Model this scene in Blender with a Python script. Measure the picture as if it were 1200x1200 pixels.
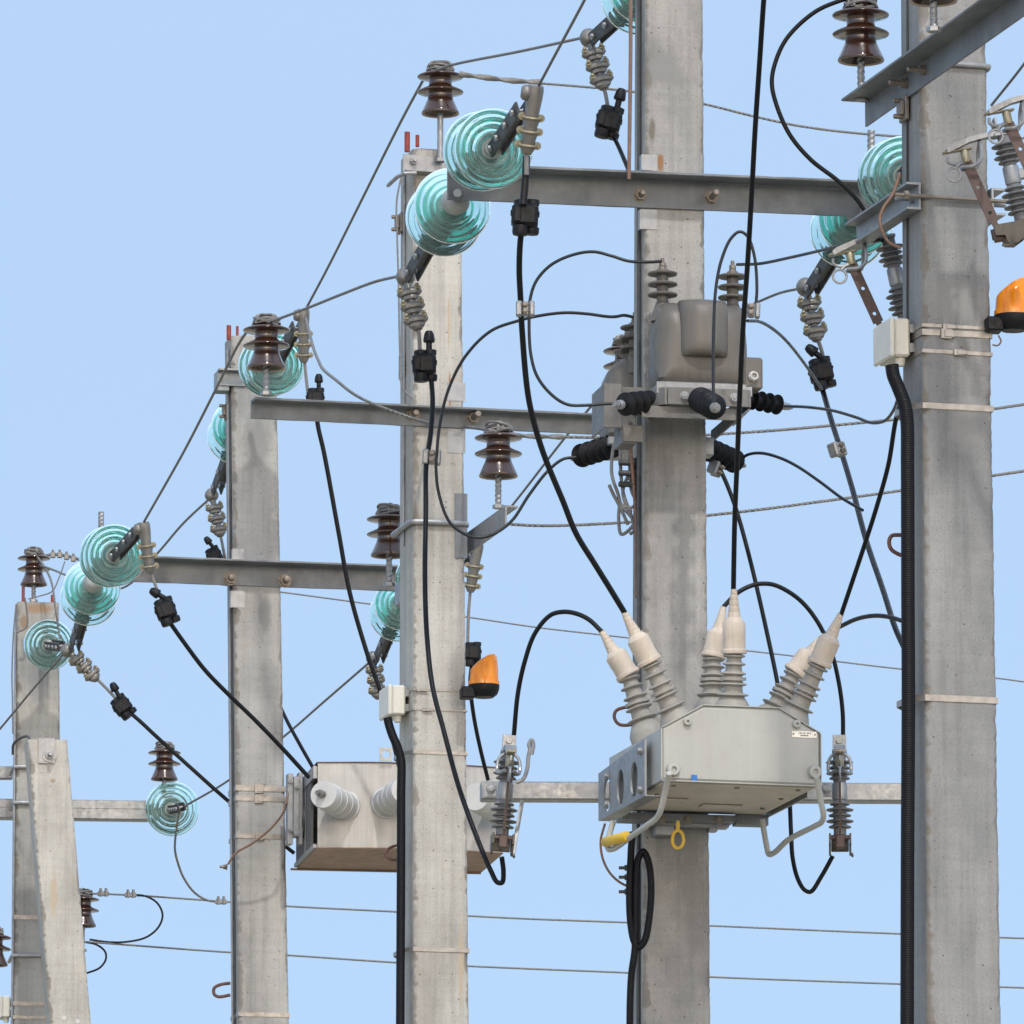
import bpy, math, random
from math import sin, cos, pi, radians as R, sqrt, atan2
from mathutils import Vector as V, Matrix as Mx
for o in list(bpy.data.objects): bpy.data.objects.remove(o)
SC = bpy.context.scene; COL = SC.collection
# ------------------------------------------------------------------ camera, sky, sun, exposure
F = 9600.0; PITCH = R(10.3); CAM = V((0, 0, 1.6))
cd = bpy.data.cameras.new('camera'); cam = bpy.data.objects.new('camera', cd); COL.objects.link(cam)
cam.location = CAM; cam.rotation_euler = (pi/2 + PITCH, 0, 0)
cd.sensor_width = 36; cd.lens = 36*F/1200; cd.clip_start = 0.5; cd.clip_end = 20000
SC.camera = cam
SUN_EL, SUN_AZ = R(49), R(171)          # azimuth measured clockwise from +Y: sun high behind the camera
wd = bpy.data.worlds.new("World"); SC.world = wd; wd.use_nodes = True
wn = wd.node_tree.nodes; wl = wd.node_tree.links; wn.clear()
wo = wn.new('ShaderNodeOutputWorld'); bg = wn.new('ShaderNodeBackground'); sky = wn.new('ShaderNodeTexSky')
sky.sky_type = 'NISHITA'; sky.sun_disc = False; sky.sun_elevation = SUN_EL; sky.sun_rotation = SUN_AZ
sky.air_density = 1.0; sky.dust_density = 1.2; sky.ozone_density = 1.3
wtc = wn.new('ShaderNodeTexCoord'); wma = wn.new('ShaderNodeVectorMath'); wma.operation = 'ADD'; wma.inputs[1].default_value = (0, 0, .62)   # thin haze: an even blue down to the roofs
wl.new(wtc.outputs['Generated'], wma.inputs[0]); wl.new(wma.outputs[0], sky.inputs['Vector'])
tint = wn.new('ShaderNodeMixRGB'); tint.blend_type = 'MULTIPLY'; tint.inputs[0].default_value = 1; tint.inputs[2].default_value = (2.0, 1.765, 1.365, 1)
wl.new(sky.outputs[0], tint.inputs[1]); wl.new(tint.outputs[0], bg.inputs[0]); wl.new(bg.outputs[0], wo.inputs[0])
bg.inputs[1].default_value = 0.15
sd = bpy.data.lights.new('sun', 'SUN'); sun = bpy.data.objects.new('sun', sd); COL.objects.link(sun)
sd.energy = 1.2; sd.angle = R(2.2); sd.color = (1.0, 0.95, 0.87)
sv = V((sin(SUN_AZ)*cos(SUN_EL), cos(SUN_AZ)*cos(SUN_EL), sin(SUN_EL)))
sun.rotation_euler = sv.to_track_quat('Z', 'Y').to_euler(); sun.location = (0, -20, 40)
SC.view_settings.view_transform = 'Standard'; SC.view_settings.look = 'None'; SC.view_settings.gamma = 1
SC.view_settings.exposure = 1.07
SC.render.engine = 'CYCLES'
SC.cycles.max_bounces = 24; SC.cycles.transmission_bounces = 24; SC.cycles.glossy_bounces = 6; SC.cycles.transparent_max_bounces = 24
rnd = random.Random(7)
# ------------------------------------------------------------------ picture -> place
def ray(px, py):
    x, y = px-600.0, 600.0-py
    return V((x, F*cos(PITCH)-y*sin(PITCH), F*sin(PITCH)+y*cos(PITCH)))
def W(px, py, Y):
    d = ray(px, py); return CAM + d*(Y/d.y)
def K(Y): return Y/cos(PITCH)/F          # metres per pixel at distance Y
def onplane(px, py, p, n):
    d = ray(px, py); return CAM + d*((p-CAM).dot(n)/d.dot(n))
# ------------------------------------------------------------------ mesh helpers
class MB:
    def __init__(s): s.v = []; s.f = []
    def add(s, vs, fs):
        b = len(s.v); s.v += [V(q) for q in vs]; s.f += [[i+b for i in f] for f in fs]; return s
    def hexa(s, c):                        # eight corners: bottom 0-3, top 4-7
        return s.add(c, [(3,2,1,0),(4,5,6,7),(0,1,5,4),(1,2,6,5),(2,3,7,6),(3,0,4,7)])
    def box(s, M, x0, x1, y0, y1, z0, z1, b=0.0):
        if b <= 0:
            return s.hexa([M@V(q) for q in ((x0,y0,z0),(x1,y0,z0),(x1,y1,z0),(x0,y1,z0),(x0,y0,z1),(x1,y0,z1),(x1,y1,z1),(x0,y1,z1))])
        # bevelled: rounded rectangle outline in xy, inset top and bottom
        def ring(i, z):
            return [M@V(q) for q in ((x0+b,y0+i,z),(x1-b,y0+i,z),(x1-i,y0+b,z),(x1-i,y1-b,z),(x1-b,y1-i,z),(x0+b,y1-i,z),(x0+i,y1-b,z),(x0+i,y0+b,z))]
        vs = ring(b, z0)+ring(0, z0+b)+ring(0, z1-b)+ring(b, z1)
        fs = [tuple(range(7, -1, -1)), tuple(range(24, 32))]
        for k in range(3):
            for i in range(8): fs.append((k*8+i, k*8+(i+1)%8, k*8+8+(i+1)%8, k*8+8+i))
        return s.add(vs, fs)
    def lathe(s, prof, M, seg=32, closed=False, cap=True):
        n = len(prof); vs = []; fs = []
        for r, z in prof:
            for k in range(seg):
                a = 2*pi*k/seg; vs.append(M@V((r*cos(a), r*sin(a), z)))
        for i in range(n if closed else n-1):
            j = (i+1) % n
            for k in range(seg):
                l = (k+1) % seg; fs.append((i*seg+k, i*seg+l, j*seg+l, j*seg+k))
        if cap and not closed:
            fs.append(tuple(range(seg-1, -1, -1))); fs.append(tuple((n-1)*seg+k for k in range(seg)))
        return s.add(vs, fs)
    def tube(s, pts, r, seg=8, twist=0.0, rib=0.0, ribn=2, cap=True, step=None):
        pts = [V(p) for p in pts]
        rr = r if isinstance(r, (list, tuple)) else [r]*len(pts)
        T = []
        for i in range(len(pts)):
            a = pts[max(i-1, 0)]; b = pts[min(i+1, len(pts)-1)]; t = b-a
            T.append(t.normalized() if t.length > 1e-9 else V((0,0,1)))
        up = V((0,0,1)) if abs(T[0].z) < .9 else V((1,0,0))
        n = (up - T[0]*up.dot(T[0])).normalized(); vs = []; fs = []; L = 0
        for i, p in enumerate(pts):
            if i: L += (p-pts[i-1]).length
            n = (n - T[i]*n.dot(T[i])).normalized(); b = T[i].cross(n)
            for k in range(seg):
                a = 2*pi*k/seg + twist*L
                q = rr[i]*(1+rib*cos(ribn*2*pi*k/seg)) if rib else rr[i]
                vs.append(p + n*(q*cos(a)) + b*(q*sin(a)))
        for i in range(len(pts)-1):
            for k in range(seg):
                l = (k+1) % seg; fs.append((i*seg+k, i*seg+l, i*seg+seg+l, i*seg+seg+k))
        if cap: fs.append(tuple(range(seg-1,-1,-1))); fs.append(tuple((len(pts)-1)*seg+k for k in range(seg)))
        return s.add(vs, fs)
    def prism(s, poly, M, z0, z1):         # polygon in local xy extruded along local z
        n = len(poly); vs = [M@V((x, y, z0)) for x, y in poly]+[M@V((x, y, z1)) for x, y in poly]
        return s.add(vs, [tuple(range(n-1,-1,-1)), tuple(range(n, 2*n))]+[(i,(i+1)%n,n+(i+1)%n,n+i) for i in range(n)])
    def holecell(s, M, x0, x1, y0, y1, r, z0, z1, n=20, sx=1.0, sy=1.0):   # plate cell with a round or oval hole
        cx, cy = (x0+x1)/2, (y0+y1)/2; hx, hy = (x1-x0)/2, (y1-y0)/2; vs = []; fs = []
        angs = sorted([2*pi*k/n for k in range(n)]+[atan2(b*hy, a*hx) % (2*pi) for a in (1,-1) for b in (1,-1)])
        n = len(angs)
        for z in (z0, z1):
            for a in angs:
                c, d = cos(a), sin(a); t = min(hx/max(abs(c),1e-6), hy/max(abs(d),1e-6)); vs.append(M@V((cx+c*t, cy+d*t, z)))
            for a in angs: vs.append(M@V((cx+r*sx*cos(a), cy+r*sy*sin(a), z)))
        for k in range(n):
            l = (k+1) % n
            fs += [(k, n+k, n+l, l), (2*n+k, 2*n+l, 3*n+l, 3*n+k), (k, l, 2*n+l, 2*n+k), (n+k, 3*n+k, 3*n+l, n+l)]
        return s.add(vs, fs)
    def build(s, name, mat, parent=None, ang=35, at=None):
        c = V((0,0,0))
        for q in s.v: c += q
        c /= len(s.v)
        if at is not None: c = V(at)
        me = bpy.data.meshes.new(name); me.from_pydata([q-c for q in s.v], [], s.f); me.validate()
        me.materials.append(mat); me.shade_smooth()
        try: me.set_sharp_from_angle(angle=R(ang))
        except Exception: pass
        o = bpy.data.objects.new(name, me); COL.objects.link(o)
        if parent is not None:
            o.parent = parent; w = V((0,0,0)); p = parent
            while p is not None: w += p.location; p = p.parent
            o.location = c - w
        else: o.location = c
        return o
def tag(o, label, cat, group=None, kind=None):
    o['label'] = label; o['category'] = cat
    if group: o['group'] = group
    if kind: o['kind'] = kind
    return o
def thing(name, loc, label, cat, group=None):
    o = bpy.data.objects.new(name, None); COL.objects.link(o); o.location = V(loc); o.empty_display_size = .05
    return tag(o, label, cat, group)
def frame(origin, x, y, z):
    M = Mx((x, y, z)).transposed().to_4x4(); M.translation = origin; return M
def axis_frame(origin, z, hint=V((1,0,0))):
    z = V(z).normalized(); x = hint - z*hint.dot(z)
    if x.length < 1e-4: x = V((0,1,0)) - z*z.y
    x.normalize(); return frame(V(origin), x, z.cross(x), z)
def spline(pts, n=10):
    P = [V(p) for p in pts]
    if len(P) < 3: return [P[0].lerp(P[-1], i/n) for i in range(n+1)]
    P = [P[0]*2-P[1]]+P+[P[-1]*2-P[-2]]; out = []
    for i in range(1, len(P)-2):
        p0,p1,p2,p3 = P[i-1:i+3]
        d01 = max((p1-p0).length,1e-6)**.5; d12 = max((p2-p1).length,1e-6)**.5; d23 = max((p3-p2).length,1e-6)**.5
        m1 = (p2-p1) + ((p1-p0)/d01 - (p2-p0)/(d01+d12))*d12
        m2 = (p2-p1) + ((p3-p2)/d23 - (p3-p1)/(d12+d23))*d12
        for k in range(n):
            t = k/n; t2 = t*t; t3 = t2*t
            out.append(p1*(2*t3-3*t2+1)+m1*(t3-2*t2+t)+p2*(-2*t3+3*t2)+m2*(t3-t2))
    out.append(P[-2]); return out
def pts(seq, Y0, Y1=None):                 # pixel path -> 3D path, distance running evenly from Y0 to Y1
    Y1 = Y0 if Y1 is None else Y1; L = [0]
    for a, b in zip(seq, seq[1:]): L.append(L[-1]+sqrt((a[0]-b[0])**2+(a[1]-b[1])**2))
    return [W(p[0], p[1], p[2] if len(p) > 2 else Y0+(Y1-Y0)*l/max(L[-1],1e-6)) for p, l in zip(seq, L)]
# ------------------------------------------------------------------ materials
def newmat(name):
    m = bpy.data.materials.new(name); m.use_nodes = True; nt = m.node_tree
    return m, nt.nodes, nt.links, nt.nodes['Principled BSDF']
def ramp(n, stops):
    r = n.new('ShaderNodeValToRGB'); e = r.color_ramp.elements
    while len(e) > 1: e.remove(e[-1])
    e[0].position = stops[0][0]; e[0].color = stops[0][1]
    for p, c in stops[1:]:
        q = e.new(p); q.color = c
    return r
def noise(n, l, vec, scale, detail=4, rough=.6, stretch=None):
    t = n.new('ShaderNodeTexNoise'); t.inputs['Scale'].default_value = scale; t.inputs['Detail'].default_value = detail; t.inputs['Roughness'].default_value = rough
    if stretch:
        mp = n.new('ShaderNodeMapping'); mp.inputs['Scale'].default_value = stretch; l.new(vec, mp.inputs[0]); l.new(mp.outputs[0], t.inputs[0])
    else: l.new(vec, t.inputs[0])
    return t.outputs[0]
def mul(n, l, a, b, mode='MULTIPLY', fac=1.0):
    m = n.new('ShaderNodeMixRGB'); m.blend_type = mode; m.inputs[0].default_value = fac
    for i, q in ((1, a), (2, b)):
        if hasattr(q, 'is_linked') or hasattr(q, 'links'): l.new(q, m.inputs[i])
        else: m.inputs[i].default_value = (*q, 1) if len(q) == 3 else q
    return m
g1 = lambda v: (v, v, v, 1)
def worn(name, col, var=.15, scale=14, rough=.5, metal=0.0, streak=0.0, spots=0.0, bump=.0, spec=.5, coat=0.0, spotcol=(.12,.09,.07)):
    """a painted, metal or plastic surface with grime, streaks and small marks"""
    m, n, l, b = newmat(name); tc = n.new('ShaderNodeTexCoord').outputs['Object']
    nz = noise(n, l, tc, scale, 6, .65); r = ramp(n, [(.3, g1(1-var)), (.7, g1(1+var*.35))]); l.new(nz, r.inputs[0])
    c = mul(n, l, (*col, 1), r.outputs[0]).outputs[0]
    if streak:
        sn = noise(n, l, tc, 1.0, 5, .7, (55, 55, 1.6)); sr = ramp(n, [(.38, g1(1-streak)), (.62, g1(1))]); l.new(sn, sr.inputs[0])
        c = mul(n, l, c, sr.outputs[0]).outputs[0]
    if spots:
        pn = noise(n, l, tc, 90, 3, .6); pr = ramp(n, [(.64, g1(0)), (.72, g1(1))]); l.new(pn, pr.inputs[0])
        mx = n.new('ShaderNodeMixRGB'); l.new(pr.outputs[0], mx.inputs[0]); l.new(c, mx.inputs[1]); mx.inputs[2].default_value = (*spotcol, 1)
        mm = n.new('ShaderNodeMixRGB'); mm.inputs[0].default_value = spots; l.new(c, mm.inputs[1]); l.new(mx.outputs[0], mm.inputs[2]); c = mm.outputs[0]
    l.new(c, b.inputs['Base Color']); b.inputs['Metallic'].default_value = metal
    rr = ramp(n, [(.3, g1(max(rough-.12, .05))), (.75, g1(min(rough+.15, 1)))]); l.new(noise(n, l, tc, scale*2.3, 4), rr.inputs[0]); l.new(rr.outputs[0], b.inputs['Roughness'])
    b.inputs['Specular IOR Level'].default_value = spec; b.inputs['Coat Weight'].default_value = coat
    if bump:
        bp = n.new('ShaderNodeBump'); bp.inputs['Strength'].default_value = bump; bp.inputs['Distance'].default_value = .002
        l.new(noise(n, l, tc, 120, 4), bp.inputs['Height']); l.new(bp.outputs[0], b.inputs['Normal'])
    return m
def concrete(name, lo, hi, stains_shadows=(), off=0.0, rust=.35):
    """cast concrete: cloudy damp patches, grain, blow holes, faint form lines; stains = [(x,y,z local, radius, colour)]"""
    m, n, l, b = newmat(name); tc0 = n.new('ShaderNodeTexCoord').outputs['Object']
    mp = n.new('ShaderNodeMapping'); mp.inputs['Location'].default_value = (off, off*1.7, off*.6); l.new(tc0, mp.inputs[0]); tc = mp.outputs[0]
    big = noise(n, l, tc, 3.2, 6, .62, (1, 1, .55)); r0 = ramp(n, [(.36, (*lo, 1)), (.47, (*[a*.45+b_*.55 for a, b_ in zip(lo, hi)], 1)), (.60, (*hi, 1))]); l.new(big, r0.inputs[0]); c = r0.outputs[0]
    st = noise(n, l, tc, 1, 5, .65, (38, 38, 1.3)); r1 = ramp(n, [(.36, g1(.84)), (.55, g1(1))]); l.new(st, r1.inputs[0]); c = mul(n, l, c, r1.outputs[0]).outputs[0]
    hz = noise(n, l, tc, 1, 4, .6, (4, 4, 46)); r2 = ramp(n, [(.4, g1(.965)), (.6, g1(1.02))]); l.new(hz, r2.inputs[0]); c = mul(n, l, c, r2.outputs[0]).outputs[0]
    gr = noise(n, l, tc, 260, 3, .7); r3 = ramp(n, [(.3, g1(.82)), (.7, g1(1.12))]); l.new(gr, r3.inputs[0]); c = mul(n, l, c, r3.outputs[0]).outputs[0]
    tn = noise(n, l, tc, 7, 5, .7); r4 = ramp(n, [(.6, (1,1,1,1)), (.8, (1.0, .90, .76, 1))]); l.new(tn, r4.inputs[0]); c = mul(n, l, c, r4.outputs[0], fac=rust*2 if rust < .5 else 1).outputs[0]
    pit = None
    for sc, th in ((46, .15), (95, .17)):
        vo = n.new('ShaderNodeTexVoronoi'); vo.inputs['Scale'].default_value = sc; l.new(tc, vo.inputs['Vector'])
        rp = ramp(n, [(th*.62, g1(1)), (th, g1(0))]); l.new(vo.outputs['Distance'], rp.inputs[0])
        sp = n.new('ShaderNodeSeparateColor'); l.new(vo.outputs['Color'], sp.inputs[0])
        gt = n.new('ShaderNodeMath'); gt.operation = 'GREATER_THAN'; gt.inputs[1].default_value = .80; l.new(sp.outputs[0], gt.inputs[0])
        mm = n.new('ShaderNodeMath'); mm.operation = 'MULTIPLY'; l.new(rp.outputs[0], mm.inputs[0]); l.new(gt.outputs[0], mm.inputs[1])
        if pit is None: pit = mm.outputs[0]
        else:
            ad = n.new('ShaderNodeMath'); ad.operation = 'MAXIMUM'; l.new(pit, ad.inputs[0]); l.new(mm.outputs[0], ad.inputs[1]); pit = ad.outputs[0]
    mx = n.new('ShaderNodeMixRGB'); l.new(pit, mx.inputs[0]); l.new(c, mx.inputs[1]); mx.inputs[2].default_value = (.10, .085, .07, 1)
    c = mx.outputs[0]
    an = n.new('ShaderNodeAttribute'); an.attribute_name = 'chip'; cn = noise(n, l, tc, 210, 5, .75); ca = n.new('ShaderNodeMath'); ca.operation = 'MULTIPLY_ADD'; ca.inputs[1].default_value = .75; l.new(an.outputs['Fac'], ca.inputs[0]); l.new(cn, ca.inputs[2])
    cr = ramp(n, [(.72, g1(0)), (1.0, g1(.6))]); l.new(ca.outputs[0], cr.inputs[0]); mc = n.new('ShaderNodeMixRGB'); l.new(cr.outputs[0], mc.inputs[0]); l.new(c, mc.inputs[1]); mc.inputs[2].default_value = (.15,.13,.105,1); c = mc.outputs[0]
    for (x, y, z), rad, scol in stains_shadows:
        mpp = n.new('ShaderNodeMapping'); mpp.inputs['Location'].default_value = (-x/rad[0], -y/rad[1], -z/rad[2]); mpp.inputs['Scale'].default_value = (1/rad[0], 1/rad[1], 1/rad[2]); l.new(tc0, mpp.inputs[0])
        ln = n.new('ShaderNodeVectorMath'); ln.operation = 'LENGTH'; l.new(mpp.outputs[0], ln.inputs[0])
        wob = n.new('ShaderNodeMath'); wob.operation = 'MULTIPLY_ADD'; wob.inputs[1].default_value = .9; l.new(noise(n, l, tc0, 35, 4), wob.inputs[0]); l.new(ln.outputs['Value'], wob.inputs[2])
        rs = ramp(n, [(.62, g1(.85)), (1.0, g1(.25)), (1.0, g1(.0))]); rs.color_ramp.elements[1].position = .9
        sb = n.new('ShaderNodeMath'); sb.operation = 'SUBTRACT'; sb.inputs[1].default_value = .25; l.new(wob.outputs[0], sb.inputs[0]); l.new(sb.outputs[0], rs.inputs[0])
        ms = n.new('ShaderNodeMixRGB'); l.new(rs.outputs[0], ms.inputs[0]); l.new(c, ms.inputs[1]); ms.inputs[2].default_value = (*scol, 1); c = ms.outputs[0]
    l.new(c, b.inputs['Base Color']); b.inputs['Roughness'].default_value = .92; b.inputs['Specular IOR Level'].default_value = .25
    sb = n.new('ShaderNodeMath'); sb.operation = 'SUBTRACT'; l.new(gr, sb.inputs[0]); l.new(pit, sb.inputs[1])
    bp = n.new('ShaderNodeBump'); bp.inputs['Strength'].default_value = .35; bp.inputs['Distance'].default_value = .003; l.new(sb.outputs[0], bp.inputs['Height']); l.new(bp.outputs[0], b.inputs['Normal'])
    return m
def glassmat(name, sig, dens, rough=.05):
    m, n, l, b = newmat(name)
    b.inputs['Base Color'].default_value = (.74, 1, .965, 1); b.inputs['Transmission Weight'].default_value = .90; b.inputs['IOR'].default_value = 1.22
    b.inputs['Roughness'].default_value = rough
    va = n.new('ShaderNodeVolumeAbsorption'); va.inputs['Color'].default_value = (*sig, 1); va.inputs['Density'].default_value = dens
    l.new(va.outputs[0], n['Material Output'].inputs['Volume'])
    return m
MT = dict(
    galv=worn('galvanised_steel', (.27,.282,.295), .25, 22, .45, .55, .12, .25, .1),
    beam=worn('grey_painted_steel', (.15,.165,.18), .35, 7, .55, .15, .07, .5, .2),
    darksteel=worn('dark_steel', (.055,.06,.065), .3, 30, .55, .3, 0, .2, .1),
    bolt=worn('weathered_bolt', (.20,.175,.15), .35, 60, .5, .5),
    brass=worn('brassy_zinc_bolt', (.30,.27,.19), .3, 60, .45, .6),
    alu=worn('cast_aluminium', (.17,.166,.158), .28, 35, .45, .45, 0, .2, .15),
    wire=worn('bare_stranded_wire', (.155,.152,.148), .3, 60, .6, .15),
    blackwire=worn('black_cable_sheath', (.005,.006,.008), .25, 30, .42, 0, 0, .10, 0, .2, 0, (.09,.09,.09)),
    thinwire=worn('dark_blue_grey_lead', (.010,.013,.018), .25, 30, .4, 0,0,0,0,.3),
    conduit=worn('black_corrugated_plastic', (.0045,.005,.0075), .2, 30, .5, 0,0,0,0,.16),
    brown=worn('brown_glazed_porcelain', (.040,.0165,.0095), .35, 10, .2, 0, 0, .15, 0, .55, .4, (.16,.10,.07)),
    rim=worn('bare_pale_porcelain', (.42,.33,.26), .2, 30, .7),
    glass=glassmat('green_insulator_glass', (.02,.94,.90), 50),
    paleglass=glassmat('pale_insulator_glass', (.32,.78,.70), 22),
    cap=worn('grey_insulator_cap', (.34,.36,.35), .25, 25, .55, .35, 0, .2),
    polymer=worn('grey_polymer_shed', (.145,.15,.157), .2, 25, .55, 0, .1),
    silicone=worn('black_silicone_rubber', (.0055,.0065,.009), .2, 30, .5, 0,0,0,0,.22),
    boot=worn('cream_cable_boot', (.50,.435,.365), .14, 16, .6, 0, .12, 0),
    bushing=worn('beige_grey_bushing', (.27,.258,.232), .16, 18, .6, 0, .05, .15),
    paint=worn('pale_grey_enamel', (.33,.335,.315), .11, 4, .45, 0, .05, .14, .03, .5),
    paint_bounce=worn('bounce_tinted_enamel', (.42,.38,.33), .2, 8, .55, 0, 0, .3),  # lighter, warmer enamel: ground bounce light put into the colour
    resin=worn('brown_grey_resin', (.112,.103,.091), .16, 7, .5, 0, .12, .2),
    inox=worn('streaked_stainless_steel', (.365,.357,.34), .14, 6, .5, .25, .13, .12),
    white=worn('white_porcelain_bushing', (.40,.405,.405), .08, 14, .4),
    plastic=worn('pale_grey_plastic', (.52,.51,.46), .08, 18, .5, 0, 0, .08),
    strap=worn('steel_strap', (.29,.272,.25), .3, 25, .42, .6, 0, .12),
    copper=worn('brown_copper_wire', (.17,.10,.07), .25, 40, .5, .3),
    fuse=worn('brown_fuse_link', (.075,.045,.04), .3, 22, .55, .1, .2, .3),
    darkbronze=worn('dark_bronze_casting', (.085,.075,.062), .3, 40, .55, .3, 0, .3, .1),
    frame=worn('dull_zinc_frame', (.15,.15,.147), .28, 14, .5, .3, .12, .35, .1),
    rustrod=worn('rusty_rod', (.11,.05,.04), .4, 50, .8),
    redpaint=worn('red_painted_rebar', (.22,.035,.025), .4, 40, .7),
    yellow=worn('yellow_plastic', (.55,.36,.03), .15, 30, .5),
    label=worn('metal_nameplate', (.62,.60,.55), .08, 30, .4, .3),
    ink_shade=worn('dark_ink_and_shade', (.06,.06,.06), .1, 30, .6),  # print, and the painted shade in the switch box end
    blue=worn('blue_tape', (.01,.12,.38), .1, 30, .5),
)
MT['amber'], n_, l_, b_ = newmat('amber_plastic')
b_.inputs['Base Color'].default_value = (.95, .36, .012, 1); b_.inputs['Transmission Weight'].default_value = .45; b_.inputs['Roughness'].default_value = .12; b_.inputs['Subsurface Weight'].default_value = .2; b_.inputs['Subsurface Radius'].default_value = (.05,.03,.005); b_.inputs['IOR'].default_value = 1.45
_tc = n_.new('ShaderNodeTexCoord').outputs['Object']; _r = ramp(n_, [(.3, (.80,.22,.003,1)), (.65, (.98,.36,.006,1))]); l_.new(noise(n_, l_, _tc, 1, 4, .6, (60,60,8)), _r.inputs[0]); l_.new(_r.outputs[0], b_.inputs['Base Color'])
# ------------------------------------------------------------------ ground
m, n, l, b = newmat('dry_grass_ground'); tc = n.new('ShaderNodeTexCoord').outputs['Object']
r = ramp(n, [(.3, (.24,.22,.14,1)), (.55, (.33,.29,.22,1)), (.75, (.42,.37,.30,1))]); l.new(noise(n, l, tc, .8, 8, .7), r.inputs[0]); l.new(r.outputs[0], b.inputs['Base Color']); b.inputs['Roughness'].default_value = 1
G = MB(); N = 24; ext = [-6000*(1-2*i/N)*abs(1-2*i/N) for i in range(N+1)]
vs = [V((x, y+30, 0)) for y in ext for x in ext]
G.add(vs, [(j*(N+1)+i, j*(N+1)+i+1, (j+1)*(N+1)+i+1, (j+1)*(N+1)+i) for j in range(N) for i in range(N)])
go = G.build('ground', m); go['kind'] = 'structure'
# ------------------------------------------------------------------ concrete poles
class Pole: pass
def pole(Y, al, cl, cr, ytop, D, ybot=1215, over=None):
    """cl / cr: pixel lines ((x,y),(x,y)) of the front-left corner and the right edge of the front face"""
    p = Pole(); p.al = al; p.u = V((cos(al), sin(al), 0)); p.b = V((-sin(al), cos(al), 0)); p.nf = -p.b; p.nl = -p.u; p.D = D
    a0 = W(*cl[0], Y); a1 = W(*cl[1], Y); p.C = lambda z: a1 + (a0-a1)*((z-a1.z)/(a0.z-a1.z))
    q0 = onplane(*cr[0], a0, p.nf); q1 = onplane(*cr[1], a1, p.nf)
    w0 = (q0-a0).dot(p.u); w1 = (q1-a1).dot(p.u); p.w = lambda z: w1 + (w0-w1)*((z-a1.z)/(a0.z-a1.z))
    p.d = lambda z: p.D*p.w(z)/w0
    p.ztop = W(cl[0][0], ytop, Y).z; p.zbot = W(cl[1][0], ybot, Y).z; p.Y = Y
    p.f = lambda px, py, off=0.0: onplane(px, py, p.C(W(px, py, Y).z) + p.nf*off, p.nf)      # on the front face, off in front of it
    p.s = lambda px, py, off=0.0: onplane(px, py, p.C(W(px, py, Y).z) + p.nl*off, p.nl)      # on the left face
    p.ring = lambda z, o: [p.C(z)+p.u*(-o)+p.b*(-o), p.C(z)+p.u*(p.w(z)+o)+p.b*(-o), p.C(z)+p.u*(p.w(z)+o)+p.b*(p.d(z)+o), p.C(z)+p.u*(-o)+p.b*(p.d(z)+o)]
    return p
def pole_mesh(p, name, mat, label, slant=0.0, chip=.007):
    zs = [p.zbot*i/10 for i in range(10)]; z = p.zbot
    while z < p.ztop-.002: zs.append(z); z += .012
    zs.append(p.ztop); vs = []; fs = []; ch = .007; n = 14; ph = 0; cav = [0, 0]; tgt = [0, 0]; chipv = []
    for z in zs:
        C, w, d = p.C(z), p.w(z), p.d(z)
        if z >= p.zbot:
            for k in (0, 1):
                if rnd.random() < .045: tgt[k] = rnd.uniform(.4, 1)*chip*2.2
                cav[k] += (tgt[k]-cav[k])*.45; tgt[k] *= .6
        j = lambda k: abs(rnd.gauss(0, chip*.35)) + cav[k] if z >= p.zbot else 0
        a, c = j(0)*1.5, j(1); wob = lambda: rnd.gauss(0, .0006)
        ring = [(0, d-ch), (0, ch+a+.0045), (0+wob(), ch+a), (ch*.35+a*.5, ch*.35+a*.5), (ch+a, 0+wob()), (ch+a+.0045, 0), (w-ch-c-.0045, 0), (w-ch-c, 0+wob()), (w-ch*.35-c*.5, ch*.35+c*.5), (w+wob(), ch+c), (w, ch+c+.0045), (w, d-ch), (w-ch, d), (ch, d)]
        dz = 0; chipv += [0, 0, .5*a/chip, a/chip+.25, .5*a/chip, 0, 0, .3*c/chip, c/chip+.1, .3*c/chip, 0, 0, 0, 0]
        for x, y in ring:
            if z == p.ztop: dz = -slant*max(0, 1-x/(w*.35))
            vs.append(C+p.u*x+p.b*y+V((0,0,dz)))
    for i in range(len(zs)-1):
        for k in range(n): fs.append((i*n+k, i*n+(k+1)%n, (i+1)*n+(k+1)%n, (i+1)*n+k))
    fs.append(tuple((len(zs)-1)*n+k for k in range(n)))
    mb = MB(); mb.add(vs, fs); o = mb.build(name, mat, ang=50)
    at = o.data.attributes.new('chip', 'FLOAT', 'POINT'); at.data.foreach_set('value', [min(1, q) for q in chipv])
    return tag(o, label, 'pole')
P5 = pole(21.8, R(15.5), ((1078.5,0),(1088,1200)), ((1155.5,0),(1174,1200)), -230, .175)
P4 = pole(24.0, R(11.0), ((756.5,0),(754,1200)), ((824,0),(833,1200)), -75, .16)
P3 = pole(27.4, R(14.0), ((485,170),(485,1200)), ((540.5,170),(550,1200)), 171, .20)
P2 = pole(33.1, R(12.0), ((271,390),(280,1200)), ((323.5,390),(339,1200)), 391, .16)
P1 = pole(38.9, R(7.0), ((20.5,703),(16,1200)), ((69,703),(73,1200)), 705, .17)
G_POLE = 'concrete line poles'
RUST, DARK_PATCH, TAN, PALE = (.23,.105,.035), (.20,.20,.20), (.36,.30,.22), (.60,.58,.53)  # the plain dark grey also paints soft cast shadows on two poles
tmpmat = bpy.data.materials.new('tmp')
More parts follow.
